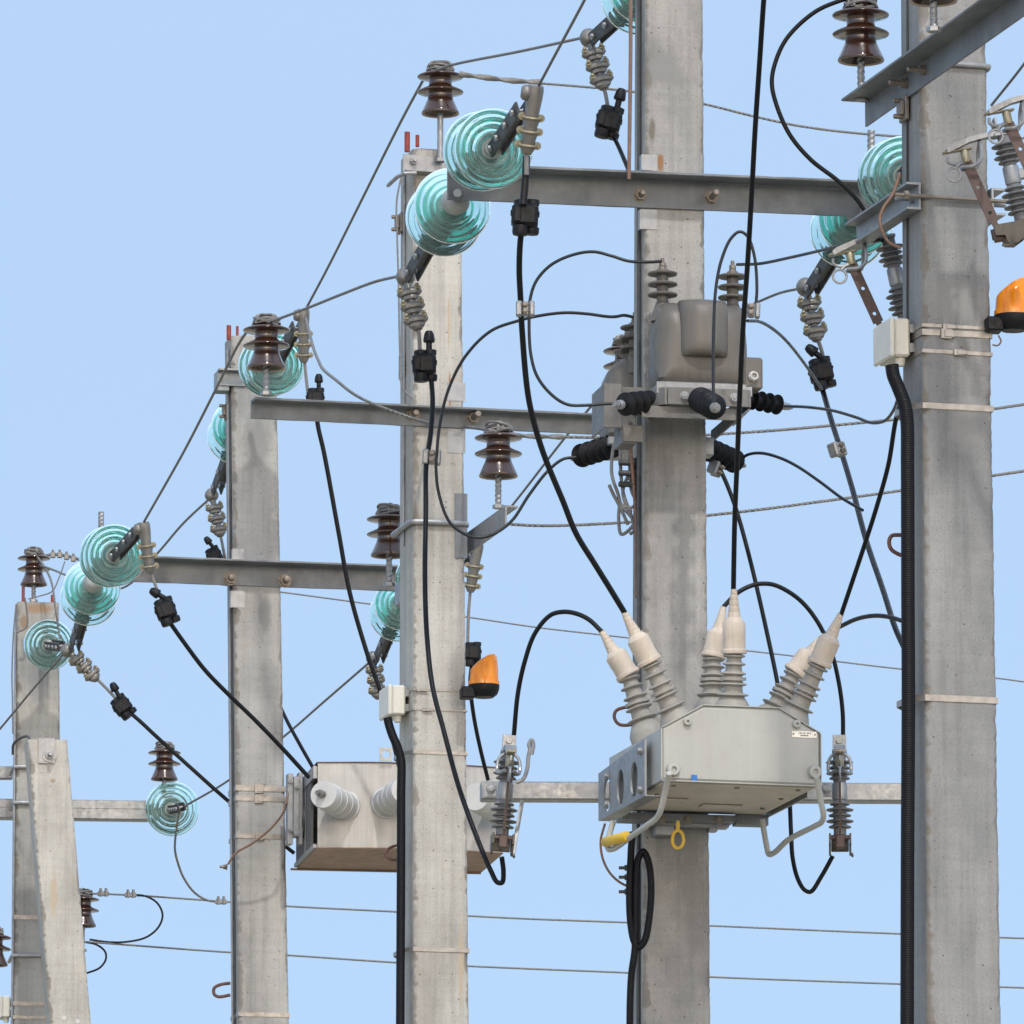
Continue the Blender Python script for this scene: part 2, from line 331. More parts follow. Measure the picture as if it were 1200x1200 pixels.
def place_pole(p, cm, lo, hi, label, slant=0, stains_shadows=(), off=0.0, rust=.3, name='concrete_pole', group=G_POLE):
    o = pole_mesh(p, name, tmpmat, label, slant); p.o = o
    if group: o['group'] = group
    st_ = []
    for px, py, rx, rz, col in stains_shadows:
        q = p.f(px, py)-o.location; k = K(p.Y); st_.append(((q.x, q.y, q.z), (rx*k, .06, rz*k), col))
    o.data.materials.clear(); o.data.materials.append(concrete(cm, lo, hi, st_, off, rust)); return o
place_pole(P5, 'concrete_blue_grey', (.178,.183,.187), (.245,.249,.25), 'smooth blue grey concrete pole, nearest one, with black conduit on its left edge', 0, [(1118,350,30,34,DARK_PATCH),(1130,500,26,50,DARK_PATCH)], 1.3, .1)
place_pole(P4, 'concrete_rust_marked', (.205,.204,.20), (.335,.33,.317), 'streaked grey concrete pole behind the large pale grey recloser tank', 0, [(774,192,7,17,RUST),(764,152,6,20,(.13,.115,.095)),(786,618,13,40,DARK_PATCH),(780,80,30,26,DARK_PATCH)], 4.1, .3)  # tall dark grey patch below the transformer paints an insulator's cast shadow
place_pole(P3, 'concrete_pale_warm', (.30,.288,.265), (.42,.41,.38), 'pale warm concrete pole carrying the small orange beacon, second crossarm bolted on', .03, [(526,380,2.5,60,TAN),(527,460,2,40,RUST),(540,1130,5,70,TAN),(500,172,22,5,(.30,.06,.04))], 7.7, .45)
place_pole(P2, 'concrete_pale_cool', (.238,.238,.232), (.34,.337,.325), 'grey concrete pole strapped to the streaked stainless steel switch box', .01, [(300,520,26,50,DARK_PATCH),(310,720,12,30,DARK_PATCH)], 2.9, .2)  # upper dark grey patch is a soft insulator shadow put into the colour
place_pole(P1, 'concrete_dark_grey', (.22,.217,.205), (.31,.305,.285), 'far darker concrete pole standing behind the leaning concrete strut', 0, [(45,713,24,9,(.25,.165,.10)),(28,728,7,14,(.20,.14,.09)),(45,800,20,50,DARK_PATCH)], 9.2, .3)
def stubs(p, lst):
    for (px, y0, y1, r) in lst:
        a = p.f(px, y0, -.02); MB().tube([a, a+V((0,0,(y0-y1)*K(p.Y)))], r, 7).build('rebar_stub', MT['redpaint'], p.o)
stubs(P3, [(477,178,154,.010),(489,172,158,.007)]); stubs(P2, [(268,398,381,.010),(278,395,382,.006)]); stubs(P1, [(27,708,687,.008),(61,708,697,.007)])
# leaning strut in front of the first pole
st = pole(38.2, R(9.0), ((32.5,868),(59,1200)), ((79,867),(107,1200)), 866, .17)
so = place_pole(st, 'concrete_strut', (.305,.295,.27), (.43,.418,.385), 'pale concrete strut leaning against the far left pole', 0, [(50,876,12,14,TAN),(62,915,5,4,(.24,.19,.13)),(63,1050,7,38,TAN)], 5.5, .5, 'concrete_strut', None)
pl = MB(); a = st.f(45, 866, .004); Mp = frame(a, st.u, st.b, V((0,0,1))); pl.box(Mp, 0, .078, -.006, 0, -.115, .004); pl.build('steel_plate', MT['galv'], so)
c = st.f(58, 885, .01); MB().lathe([(.034,0),(.034,.004),(.012,.004),(.02,.006),(.02,.02),(.012,.021),(.011,.055),(.009,.057)], axis_frame(c, st.nf), 16).build('bolt', MT['galv'], so)
for (x, y) in ((75,1193),(91,1197)): MB().lathe([(.012,0),(.010,.0015)], axis_frame(st.f(x, y, .001), st.nf), 12).build('paint_splash', MT['white'], so)
# ------------------------------------------------------------------ steel bands and u-bolts round poles
def band(p, py, hpx, label, mat='strap', bulge=0.0, off=.002, buckle=None, px=None, group='steel bands on the poles'):
    z0 = p.f(px or (p.C(4).x/K(p.Y)+600+20), py).z; h = hpx*K(p.Y)/2
    R0 = p.ring(z0, off); path = [R0[1], R0[2], R0[3]]
    if bulge:
        L = R0[0]; mid = p.C(z0)
        path += [mid+p.nl*bulge+p.b*(p.d(z0)*.75), mid+p.nl*bulge+p.b*(p.d(z0)*.25)]
    path += [R0[0]]; t = .0012; vs = []; fs = []; n = len(path); cen = p.C(z0)+p.u*p.w(z0)/2+p.b*p.d(z0)/2
    for q in path:
        d = (q-cen); d.z = 0; d.normalize()
        for (o_, zz) in ((0,-h),(t,-h),(t,h),(0,h)): vs.append(q+d*o_+V((0,0,zz)))
    for i in range(n):
        j = (i+1) % n
        for k in range(4): fs.append((i*4+k, j*4+k, j*4+(k+1)%4, i*4+(k+1)%4))
    o = MB().add(vs, fs).build('steel_band', MT[mat], ang=30); tag(o, label, 'band', group)
    if buckle:
        a = p.f(buckle, py, off+.003); M = frame(a, p.u, p.b, V((0,0,1)))
        mb = MB(); mb.box(M, -.016, .016, -.004, 0, -h*1.7, h*1.7, .001); mb.box(M, -.006, .022, -.007, -.004, -h*1.2, h*1.2, .001); mb.build('buckle', MT[mat], o)
    return o
band(P5, 383, 4, 'upper narrow steel band wrapped beside the near beacon', px=1120, buckle=1111)
band(P5, 391, 7, 'wide steel band with buckle between two narrow bands on the nearest pole', px=1120, buckle=1109)
band(P5, 413, 4.5, 'narrow steel band lowest of three beside the near junction box', px=1120, buckle=1124)
band(P5, 477, 7, 'wide steel band holding the conduit to the nearest pole below the junction box', px=1120, bulge=.036)
band(P5, 819, 7.5, 'steel band holding the conduit to the nearest pole beside the recloser', px=1120, bulge=.036)
band(P3, 809, 2, 'thin upper steel tie beside the small beacon', px=515, buckle=494)
band(P3, 832, 2, 'thin lower steel tie beside the small beacon', px=515, buckle=500)
band(P3, 882, 4.5, 'steel band around the pale pole just under the junction box', px=515, bulge=.03)
band(P3, 1113, 5, 'lowest steel band around the pale pole and its conduit', px=515, bulge=.03)
band(P2, 924, 6.5, 'upper shiny strap fixing the stainless switch box to its pole', px=305, buckle=303)
band(P2, 936, 6, 'lower shiny strap of the close pair beside the switch box', px=305, buckle=303)
band(P2, 980, 5.5, 'single darker strap below the pair beside the switch box', px=305, buckle=304)
band(P2, 1189, 5, 'lowest steel band on the pole left of the switch box', px=305)
band(P1, 1075, 5, 'steel band catching the light on the far left pole', px=30)
band(P1, 1176, 5, 'upper of two plain bands low on the far left pole', px=30)
band(P1, 1192, 4, 'lower of two plain bands low on the far left pole', px=30)
def ubolt(p, py, px, r, label, back=.05):
    z = p.f(px, py).z; o = r+.001; w, d = p.w(z), p.d(z); C = p.C(z)
    path = [C+p.nl*o+p.b*(d+back), C+p.nl*o+p.b*.02, C+p.nl*(o*.4)-p.b*(o*.4), C+p.u*.02-p.b*o, C+p.u*(w-.02)-p.b*o, C+p.u*(w+o*.4)-p.b*(o*.4), C+p.u*(w+o)+p.b*.02, C+p.u*(w+o)+p.b*(d+back)]
    return tag(MB().tube(path, r, 10).build('u_bolt', MT['galv']), label, 'u-bolt', 'u-bolts round the poles')
ubolt(P3, 613, 515, .010, 'galvanised u-bolt around the pale pole at the small bracket')
ubolt(P5, 76, 1120, .008, 'galvanised u-bolt around the top of the nearest pole')
ubolt(P1, 899, 30, .010, 'upper u-bolt behind the top of the leaning strut')
ubolt(P1, 941, 30, .010, 'second u-bolt holding the far flat crossarm')
ubolt(P1, 1120, 30, .009, 'lowest u-bolt on the far left pole')
# ------------------------------------------------------------------ angle steel crossarms
def bolt_at(mb, c, nrm, r=.014, ln=.06, nut=.014):
    M = axis_frame(c, nrm); mb.lathe([(r*1.6,0),(r*1.6,.003),(r*.8,.003)], M, 14); mb.lathe([(r*1.35,.003),(r*1.35,.003+nut),(r*.7,.003+nut)], M, 6); mb.lathe([(r*.72,.003+nut),(r*.72,ln-.002),(r*.55,ln)], M, 10)
def angle_beam(p, x0, x1, ytop0, wv, wh, label, bolts=(), plates=(), off=.002, name='steel_crossarm', extra=0):
    """top flange points at the camera, web lies on the pole's front face; x0/x1: end pixels, ytop0: pixel of the flange edge at x0"""
    A = onplane(x0, ytop0, p.C(p.ztop-.3)+p.nf*(off+wh), p.nf); B = onplane(x1, ytop0+14, p.C(p.ztop-.3)+p.nf*(off+wh), p.nf)
    L = (B-A).dot(p.u); t = .008; O = A - p.nf*wh            # top back corner at left end
    M = frame(O, p.u, p.nf, V((0,0,1)))
    th = thing(name, O+p.u*L/2-V((0,0,wv/2)), label, 'crossarm', 'painted angle steel crossarms')
    mb = MB()
    sec = [(0,0),(wh-.002,0),(wh,-.002),(wh,-t+.001),(wh-.001,-t),(t+.006,-t),(t,-t-.006),(t,-wv+.001),(t-.001,-wv),(0,-wv)]
    vs = []; ns = 24
    for i in range(ns+1):
        for (y, z) in sec: vs.append(M@V((L*i/ns, y+rnd.gauss(0,.0004), z+rnd.gauss(0,.0004))))
    n = len(sec); fs = [tuple(range(n)), tuple(ns*n+k for k in range(n-1,-1,-1))]
    for i in range(ns):
        for k in range(n): fs.append((i*n+k, (i+1)*n+k, (i+1)*n+(k+1)%n, i*n+(k+1)%n))
    mb.add(vs, fs); mb.build('angle_bar', MT['beam'], th, 30)
    for (bx, by, ln) in bolts:
        c = p.f(bx, by, off+t); bb = MB(); bolt_at(bb, c, p.nf, .014*p.Y/26, ln); bb.build('bolt', MT['bolt'], th)
    for (px0, px1, py0, py1) in plates:
        a = p.f(px0, py0, off); Mp = frame(a, p.u, p.nf, V((0,0,1))); k = K(p.Y)
        MB().box(Mp, 0, (px1-px0)*k, -.004-off+.004, .003, -(py1-py0)*k, 0, .0015).build('backing_plate', MT['galv'], th)
    th['L'] = L; return A, M, L, th
A4, M4, L4, B4 = angle_beam(P4, 531, 1034, 190.5, .092, .10, 'long grey angle crossarm bolted across the pole behind the recloser, glass discs at both ends', [(750,229,.05),(833,232,.085)])
A3, M3, L3, B3 = angle_beam(P3, 299, 716, 465, .062, .072, 'grey angle crossarm on the pale pole with a brown insulator on its free left end', [(484,486,.05),(554,490,.085)])
A2, M2, L2, B2 = angle_beam(P2, 156, 478, 650.5, .094, .10, 'grey angle crossarm with two glass strings at its left end near the far pole', [(270,678,.045),(334,681,.06)])
def backplate(p, x0, x1, y0, y1, label, group='galvanised plates behind crossarms', wrap=.06):
    k = K(p.Y); a = p.f(x0, y0, .0015); Mp = frame(a, p.u, p.nf, V((0,0,1))); mb = MB(); mb.box(Mp, 0, (x1-x0)*k, -.0005, .0055 if False else .0005, -(y1-y0)*k, 0)
    mb = MB(); mb.box(Mp, 0, (x1-x0)*k, -.001, .0004, -(y1-y0)*k, 0); mb.box(Mp, 0-.006, 0-.0002, -wrap, .0004, -(y1-y0)*k, 0)
    return tag(mb.build('backing_plate', MT['galv']), label, 'plate', group)
for (p, x0, x1, y0, y1, lab) in ((P4,754,771,181,200,'short galvanised plate above the long crossarm beside the rust stain'),(P4,752,771,245,269,'short galvanised plate under the long crossarm'),
        (P3,526,546,448,470,'bright galvanised plate above the second crossarm'),(P3,526,546,502,531,'bright galvanised plate under the second crossarm'),
        (P2,274,286,643,660,'small plate above the left crossarm bolts'),(P2,272,287,692,712,'small plate under the left crossarm bolts')):
    backplate(p, x0, x1, y0, y1, lab, wrap=.03)
# ------------------------------------------------------------------ brown pin insulators
PIN_PROF = [(.012,.075),(.030,.062),(.046,.026),(.056,.004),(.0585,.0008),(.0640,.0005),(.0655,.004),(.0630,.010),(.0540,.030),(.0455,.050),(.0410,.066),(.0430,.0715),(.060,.0735),(.0770,.0745),(.0795,.0775),(.0785,.0805),(.068,.086),(.050,.093),(.0415,.0985),(.0395,.104),(.0395,.117),(.042,.1235),(.060,.1265),(.0770,.1285),(.0795,.1315),(.0785,.1345),(.067,.1395),(.050,.1445),(.039,.147),(.035,.151),(.0355,.157),(.041,.161),(.043,.165),(.0415,.171),(.034,.175),(.018,.177),(.0005,.1775)]
PIN_CACHE = {}
def pin_insulator(px, py, Y, pin, label, tie=True, first=None, rebar=True):
    """rim centre at the pixel; pin: length of the steel pin below the rim"""
    o = W(px, py, Y); th = thing('pin_insulator', o, label, 'insulator', 'brown pin insulators'); M = Mx.Translation(o)
    key = (round(pin, 2), rebar, tie)
    if key in PIN_CACHE:
        for ch in PIN_CACHE[key]:
            c = ch.copy(); COL.objects.link(c); c.parent = th
        return th
    MB().lathe(PIN_PROF[:4], M, 40, cap=False).lathe(PIN_PROF[5:], M, 40, cap=False).build('porcelain_shell', MT['brown'], th, 50)
    MB().lathe(PIN_PROF[3:6], M, 40, cap=False).build('unglazed_rim', MT['rim'], th, 50)
    pn = MB(); zz = [V((0,0,.07-(.07+pin)*i/80))+o for i in range(81)]
    pn.tube(zz, .0105, 12, twist=190, rib=.09 if rebar else 0, ribn=2); pn.lathe([(.02,0),(.02,.012),(.011,.013)], Mx.Translation(o-V((0,0,pin+.002))), 6)
    pn.build('steel_pin', MT['galv'], th)
    if tie:
        t = MB()
        for k in range(5):
            pp = []; ax = axis_frame(o+V((rnd.uniform(-.004,.004), rnd.uniform(-.004,.004), .149+.0045*k)), V((rnd.uniform(-.3,.3), rnd.uniform(-.3,.3), 1)))
            for i in range(25):
                a = 2*pi*i/24; pp.append(ax@V((.043*cos(a), .043*sin(a), 0)))
            t.tube(pp, .0042, 6)
        for k in range(4):
            a = rnd.uniform(0, 6); b2 = a+rnd.uniform(1.8, 3.2); pp = [o+V((.047*cos(a), .047*sin(a), .150)), o+V((.032*cos(a), .032*sin(a), .181)), o+V((.010*cos(a+1), .010*sin(a+1), .184)), o+V((.032*cos(b2), .032*sin(b2), .180)), o+V((.048*cos(b2), .048*sin(b2), .152))]
            t.tube(spline(pp, 5), .0042, 6)
        t.build('tie_wire', MT['wire'], th)
    PIN_CACHE[key] = list(th.children)
    return th
Y3f = 27.4
pin_insulator(516, 134, 27.38, .165, 'brown pin insulator on the top of the pale pole', rebar=False)
pin_insulator(312, 432, 27.15, .09, 'brown pin insulator on the free left end of the second crossarm, before a glass disc')
pin_insulator(734, 456, 27.52, .09, 'brown insulator half hidden behind the left of the grey voltage transformer')
pin_insulator(584, 559, 26.85, .105, 'brown pin insulator right of the pale pole above a small bracket')
pin_insulator(456, 652, 28.35, .10, 'brown pin insulator peeping out left of the pale pole')
pin_insulator(39.5, 686, 38.95, .08, 'brown pin insulator on the top of the far left pole')
pin_insulator(192.5, 914, 39.2, .10, 'brown pin insulator above the lone glass disc on the far flat crossarm')
pin_insulator(97, 1086, 39.6, .12, 'brown pin insulator half hidden behind the leaning strut')
pin_insulator(-7, 1132, 38.2, .13, 'brown pin insulator cut by the left picture edge')
pin_insulator(1009, 72, 22.2, .11, 'brown pin insulator on the oblique bracket left of the nearest pole')
pin_insulator(1094, 2, 21.15, .08, 'brown pin insulator cut by the top picture edge above the oblique bracket')
# ------------------------------------------------------------------ oblique brackets (run along the pole's depth)
def oblique(p, side, near, far, wv, wh, label, name='steel_bracket', flip=1, mat='beam', t=.006, ex=None):
    """angle bar along the pole's depth; near/far: world points of its top inner edge"""
    d = (far-near); L = d.length; d.normalize(); out = p.u*flip; up = V((0,0,1))
    M = frame(near, d, out, up); mb = MB()
    mb.box(M, 0, L, 0, wh, -t, 0); mb.box(M, 0, L, 0, t, -wv, -t-.0002)
    return mb.build(name, MT[mat], ex), M, L
# nearest pole: bar on its left face, web down, flange pointing left (outward)
zB = W(1015, 116, 21.8).z
far5 = onplane(1016, 118, P5.C(zB)+P5.nl*.004, P5.nl)
near5 = far5 - P5.b*1.45
o, M5, L5 = oblique(P5, 'l', near5, far5, .075, .075, '', flip=-1)
tag(o, 'oblique angle bracket passing across the top of the nearest pole', 'bracket')
for t in (.92, 1.08): mb = MB(); bolt_at(mb, M5@V((t, .006, -.035)) + P5.nl*.001, P5.nl, .010, .05); mb.build('bolt', MT['bolt'], o)
# pale pole: bar on its right face carrying two pin insulators
cz = W(590, 590, 26.8); nr3 = onplane(592, 592, P3.C(cz.z)+P3.u*(P3.w(cz.z)+.03), P3.u)
fr3 = nr3 + P3.b*1.62
o, M3b, L3b = oblique(P3, 'r', nr3, fr3, .075, .045, '', flip=1, mat='galv')
tag(o, 'grey angle bracket behind the pale pole holding two brown insulators', 'bracket')
a = P3.f(533, 578, .003); k = K(P3.Y)
tag(MB().box(frame(a, P3.u, P3.nf, V((0,0,1))), 0, 15*k, -.002, .003, -77*k, 0, .001).build('steel_plate', MT['beam']), 'tall grey plate on the right edge of the pale pole at the small bracket', 'plate')
# top bracket and clamp of pin insulator on the pale pole
a = P3.f(474, 181, .004); M = frame(a, P3.u, P3.nf, V((0,0,1)))
mb = MB(); mb.box(M, -.006, .165, 0, .006, -.062, 0, .001); mb.box(M, -.006, .165, .0062, .055, -.068, -.062); bolt_at(mb, M@V((.03,.006,-.025)), P3.nf, .009, .03)
mb.tube([M@V(q) for q in ((-.02,-.16,-.075),(-.025,.0,-.08),(-.01,.05,-.078),(.03,.05,-.074))], .007, 8)
tag(mb.build('pole_top_bracket', MT['galv']), 'small stained bracket at the top of the pale pole', 'bracket')
a = P2.f(256, 437, .0); M = frame(P2.f(270, 437, .004), P2.u, P2.nf, V((0,0,1)))
mb = MB(); mb.box(M, -.055, .21, 0, .006, -.055, .01, .001); mb.box(M, -.055, -.004, -.08, -.0005, -.075, .008, .001); mb.box(M, -.055, .21, .0065, .05, .002, .01)
tag(mb.build('pole_top_bracket', MT['galv']), 'squarish steel bracket at the top of the pole behind the second crossarm end', 'bracket')
# flat hollow crossarms of far pole and of recloser pole
def flat_bar(p0, p1, hh, dd, label, name='flat_crossarm', mat='galv', lip=True):
    d = (p1-p0); L = d.length; d.normalize(); up = V((0,0,1)); n = d.cross(up).normalized(); M = frame(p0, d, n, n.cross(d)*1.0 if False else up)
    mb = MB(); mb.box(M, 0, L, -dd, 0, -hh/2, hh/2, .004)
    if lip: mb.box(M, 0.001, L-.001, .0005, .004, hh*.06, hh*.12)
    return tag(mb.build(name, MT[mat]), label, 'crossarm', 'flat galvanised crossarms'), M
flat_bar(W(-40, 946.5, 39.25), W(186, 949.5, 39.35), .094, .09, 'flat galvanised crossarm behind the leaning strut with lone glass disc')
flat_bar(W(-40, 905, 39.25), W(15, 905, 39.27), .06, .06, 'short flat galvanised bar left of the far pole above the crossarm', lip=False)
oB, MB4 = flat_bar(W(563.5, 926, 24.25), W(1062, 928, 24.32), .055, .07, 'long flat galvanised crossarm behind the pale grey recloser', lip=False)
for bx in (575.5, 969):
    mb = MB(); c = W(bx, 924.5, 24.19); M = axis_frame(c, V((0,-1,0))); mb.box(M, -.022, .016, -.024, .02, -.004, .001, .001); mb.lathe([(.015,.001),(.013,.004)], M, 16); mb.lathe([(.0105,.004),(.0105,.014),(.006,.015)], M, 6); mb.build('bolt', MT['galv'], oB)
# ------------------------------------------------------------------ glass strings
GP = [(.034,.034),(.050,.031),(.066,.026),(.084,.017),(.100,.006),(.1105,-.003),(.1155,-.0075),(.1178,-.0130),(.1172,-.0185),(.1135,-.0215),(.1095,-.0190),(.1065,-.0115),(.1020,-.0055),(.0985,-.0085),(.0965,-.0150),(.0935,-.0175),(.0905,-.0150),(.0885,-.0045),(.0850,.0010),(.0800,.0010),(.0775,-.0060),(.0755,-.0170),(.0725,-.0200),(.0695,-.0170),(.0675,-.0020),(.0640,.0060),(.0590,.0060),(.0560,-.0020),(.0540,-.0180),(.0510,-.0210),(.0480,-.0180),(.0460,.0000),(.0420,.0080),(.0340,.0100),(.0300,.0110)]
def saddle_clamp(a, b, parent, view):
    d = (b-a); L = d.length; d.normalize(); M = axis_frame(a, d, V((1,0,0))); y = M.to_3x3()@V((0,1,0)); sg = -1 if y.y > 0 else 1
    body = MB()
    body.lathe([(.012,-.028),(.026,-.020),(.030,-.004),(.026,.014),(.014,.022)], frame(a, M.to_3x3()@V((1,0,0)), d, (M.to_3x3()@V((0,1,0)))), 16)
    body.tube([a, a+d*L], [.013, .011], 10)
    X, Yv = M.to_3x3()@V((1,0,0)), (M.to_3x3()@V((0,1,0)))*sg
    for k in range(3):
        c = a+d*(L*(.34+.27*k))
        body.lathe([(.006,-.013),(.030,-.010),(.0385,-.003),(.0395,.003),(.033,.010),(.006,.013)], frame(c+Yv*.006, X, Yv*.55, d+Yv*.0), 20)
        body.lathe([(.004,-.008),(.022,-.008),(.027,0),(.022,.008),(.004,.008)], frame(c+d*.016+Yv*.004, X, Yv*.6, d), 16)
    body.lathe([(.014,0),(.02,.006),(.016,.02),(.010,.024)], axis_frame(a+d*(L-.012), d), 12)
    o = body.build('tension_clamp', MT['alu'], parent, 45)
    for k in range(3):
        for sx in (-1, 1):
            ub = MB(); c = a+d*(L*(.34+.27*k)-.004)+X*(sx*.027)+Yv*.014; ub.lathe([(.0105,.0),(.0105,.010),(.006,.011),(.006,.020),(.003,.021)], axis_frame(c, Yv-d*.55), 6)
            ub.build('bolt', MT['brass'], o)
    return o
def ring_clamp(a, b, parent):
    d = (b-a); L = d.length; d.normalize(); M = axis_frame(a, d, V((1,0,0))); y = M.to_3x3()@V((0,1,0)); sg = -1 if y.y > 0 else 1
    body = MB(); pp = [a+d*(L*t) for t in (0,.06,.2,.4,.5,.6,.7,.8,.9,1)]
    body.tube(pp, [.022,.025,.024,.0205,.025,.020,.0245,.020,.023,.013], 14)
    body.box(M, -.018, .018, -.022*sg-.008, -.022*sg+.008, L*.02, L*.42, .003)
    body.lathe([(.015,-.016),(.022,-.010),(.024,0),(.022,.010),(.015,.016)], frame(a+d*L*.12+M.to_3x3()@V((-.024,0,0)), M.to_3x3()@V((0,1,0)), d, M.to_3x3()@V((1,0,0))), 14)
    o = body.build('tension_clamp', MT['alu'], parent, 45)
    for k in range(3):
        c = a+d*(L*(.46+.2*k)); ub = MB(); pp = [c+M.to_3x3()@V((.0275*cos(t), .026*sin(t), 0)) for t in [2*pi*i/20 for i in range(21)]]
        ub.tube(pp, .0042, 7)
        for sx in (-1, 1): ub.lathe([(.011,-.008),(.012,0),(.011,.008)], axis_frame(c+M.to_3x3()@V((sx*.027, 0, 0)), M.to_3x3()@V((0,1,0))), 10)
        ub.build('u_bolt', MT['brass'], o)
    return o
def string(label, anchor, discs, link, clamp, style, glass='glass', rs=1.0, cat='insulator'):
    A = W(*anchor); C = [W(*c) for c in discs]; th = thing('insulator_string', A, label, 'insulator', 'glass disc insulator strings')
    ax = (C[0]-C[-1]).normalized() if len(C) > 1 else (A-C[0]).normalized()
    for i, c in enumerate(C):
        M = axis_frame(c, ax) @ Mx.Scale(rs, 4)
        g = MB().lathe(GP, M, 56, closed=True).build('glass_disc', MT[glass], th, 60)
        cp = MB().lathe([(.0335,.0335),(.042,.036),(.0435,.046),(.040,.060),(.034,.074),(.026,.082),(.012,.084)], M, 28)
        cp.build('metal_cap', MT['cap'], g, 40)
        MB().lathe([(.0295,.0105),(.0295,.033),(.0325,.0330),(.020,-.004),(.015,-.006),(.015,-.048),(.021,-.052),(.021,-.062),(.008,-.066)], M, 20).build('pin', MT['cap'], g, 40)
    top = axis_frame(C[0], ax)@V((0,0,.082*rs)); e = axis_frame(C[-1], ax)@V((0,0,-.06*rs))
    MB().tube([A, top], .013, 10).build('shackle', MT['galv'], th)
    if link:
        B = W(*link); d = (B-e); L = d.length; M = axis_frame(e, d, V((1,0,.3))); mb = MB()
        for s in (-1, 1): mb.box(M, s*.016-.004, s*.016+.004, -.021, .021, -.02, L+.012, .002)
        mb.box(M, -.0118, .0118, -.012, .012, L*.22, L*.78)
        mb.build('link_plate', MT['darksteel'], th)
        for t in (.03, .30, .62, .93):
            nb = MB(); nb.lathe([(.006,-.030),(.010,-.030),(.010,-.021),(.006,-.021),(.006,.021),(.011,.021),(.011,.030),(.004,.031)], frame(e+d.normalized()*L*t, M.to_3x3()@V((0,1,0)), d.normalized(), M.to_3x3()@V((1,0,0))), 8)
            nb.build('link_bolt', MT['galv'], th)
    if clamp:
        a, b = W(*clamp[0]), W(*clamp[1])
        (ring_clamp if style == 'ring' else saddle_clamp)(a, b, th, None) if style != 'ring' else ring_clamp(a, b, th)
    return th
string('large twin glass discs facing the camera at left end of the long crossarm', (545,214,23.82), [(563.5,177.5,23.52),(577,174.5,23.37)], (612,127,22.95), [(628,100,22.85),(617,181,22.92)], 'ring')
string('twin glass discs in front of the pale pole, pulling away from the long crossarm', (536,226,23.86), [(531,240,24.02),(521,255,24.18)], (483,322,24.62), [(475,324,24.66),(489,383,24.62)], 'saddle')
string('twin glass discs facing the camera, half hidden by the nearest pole', (1030,236,24.06), [(1050,209,23.78),(1059,206,23.63)], (1096,160,23.2), [(1110,133,23.1),(1099,214,23.15)], 'ring')
string('twin glass discs hanging below the right end of the long crossarm', (1012,246,24.1), [(1004,254,24.26),(994.5,270,24.42)], (951,340,24.85), [(944,336,24.88),(957,396,24.84)], 'saddle')
string('glass discs cut by the top picture edge beside the streaked pole', (766,-34,24.05), [(757,-17,24.36),(749,-4,24.52)], (699,44,24.95), [(690,44,24.98),(707,101,24.94)], 'saddle')
string('twin glass discs behind the brown insulator on the second crossarm end', (300,448,32.95), [(314,430,32.75),(321,427,32.6)], (348,382,32.15), [(355.5,362,32.05),(356,425,32.1)], 'ring', rs=1.06)
string('twin glass discs half hidden left behind the pole under that brown insulator', (289,483,33.2), [(281,499,33.36),(276,511,33.5)], (254,574,33.95), [(248,580,33.98),(258,626,33.95)], 'saddle')
string('twin glass discs facing the camera at the left end of the left crossarm', (115,668,32.78), [(128,652.5,32.55),(134,651,32.4)], (161,623,31.98), [(168,612,31.9),(176,672,31.95)], 'ring', rs=1.06)
string('twin glass discs hanging below the left end of the left crossarm', (111,676,32.86), [(108,687,32.95),(104,700,33.1)], (87,758,33.55), [(79,762,33.58),(112,795,33.55)], 'saddle')
string('greyish single glass disc in front of the far left pole', (50,758,38.85), [(57,756,38.6)], (72,757,38.4), None, None, glass='paleglass', rs=1.03)
string('lone greyish glass disc at the end of the far flat crossarm', (197,949,39.3), [(201.5,948,39.15)], (212,946,39.0), None, None, glass='paleglass', rs=1.12)
string('twin glass discs half hidden left of the pale pole above the junction box', (478,696,33.12), [(472,706,33.26),(466,719,33.4)], (444,772,33.85), [(437,771,33.88),(443,816,33.85)], 'saddle')
string('glass string hidden behind the pale pole, only its clamp showing on the right', (482,690,32.95), [(496,679,32.8),(502,676,32.65)], (545,655,32.2), [(560,637,32.1),(551,694,32.15)], 'ring')
for (x, y0, y1, Y, lab) in ((118.5,600,668,32.75,'ribbed steel pin standing empty behind the left glass discs'),(1021,153,215,24.05,'ribbed steel pin standing empty beside the nearest pole')):
    a = W(x, y1, Y); b = W(x, y0, Y); mb = MB(); mb.tube([a.lerp(b, i/60) for i in range(61)], .0115, 12, twist=190, rib=.09)
    tag(mb.build('empty_pin', MT['galv']), lab, 'pin')
# ------------------------------------------------------------------ wires and cables
def wire(name, seq, Y0, Y1, rpx, mat, label, cat, group=None, strand=False, n=10, ends=None):
    p = spline(pts(seq, Y0, Y1), n); r = rpx*K(((Y0 if Y0 else 25)+(Y1 or Y0 or 25))/2); mb = MB()
    if strand:
        L = sum((a-b).length for a, b in zip(p, p[1:])); st = max(r*2.2, L/600); q = [p[0]]; acc = 0
        for a, b in zip(p, p[1:]):
            m = max(1, int((b-a).length/st))
            for i in range(1, m+1): q.append(a.lerp(b, i/m))
        tw = name == 'twisted_conductor'; mb.tube(q, r, 10, twist=(.30 if tw else .42)/r, rib=.24 if tw else .06, ribn=2 if tw else 3)
    else: mb.tube(p, r, 10)
    return tag(mb.build(name, MT[mat], ang=60), label, cat, group)
GW = 'bare line conductors'; GC = 'black insulated cables'; GT = 'thin dark transformer leads'
wire('bare_conductor', [(632,99),(655,56),(685,0),(740,-110)], 22.85, 20, 1.9, 'wire', 'bare conductor rising from the large twin glass discs to the top picture edge', 'wire', GW, True)
wire('bare_conductor', [(470,323),(440,330),(400,345),(360,361),(312,379)], 24.66, 27.2, 1.8, 'wire', 'bare conductor between the pale pole and the insulator on the second crossarm', 'wire', GW, True)
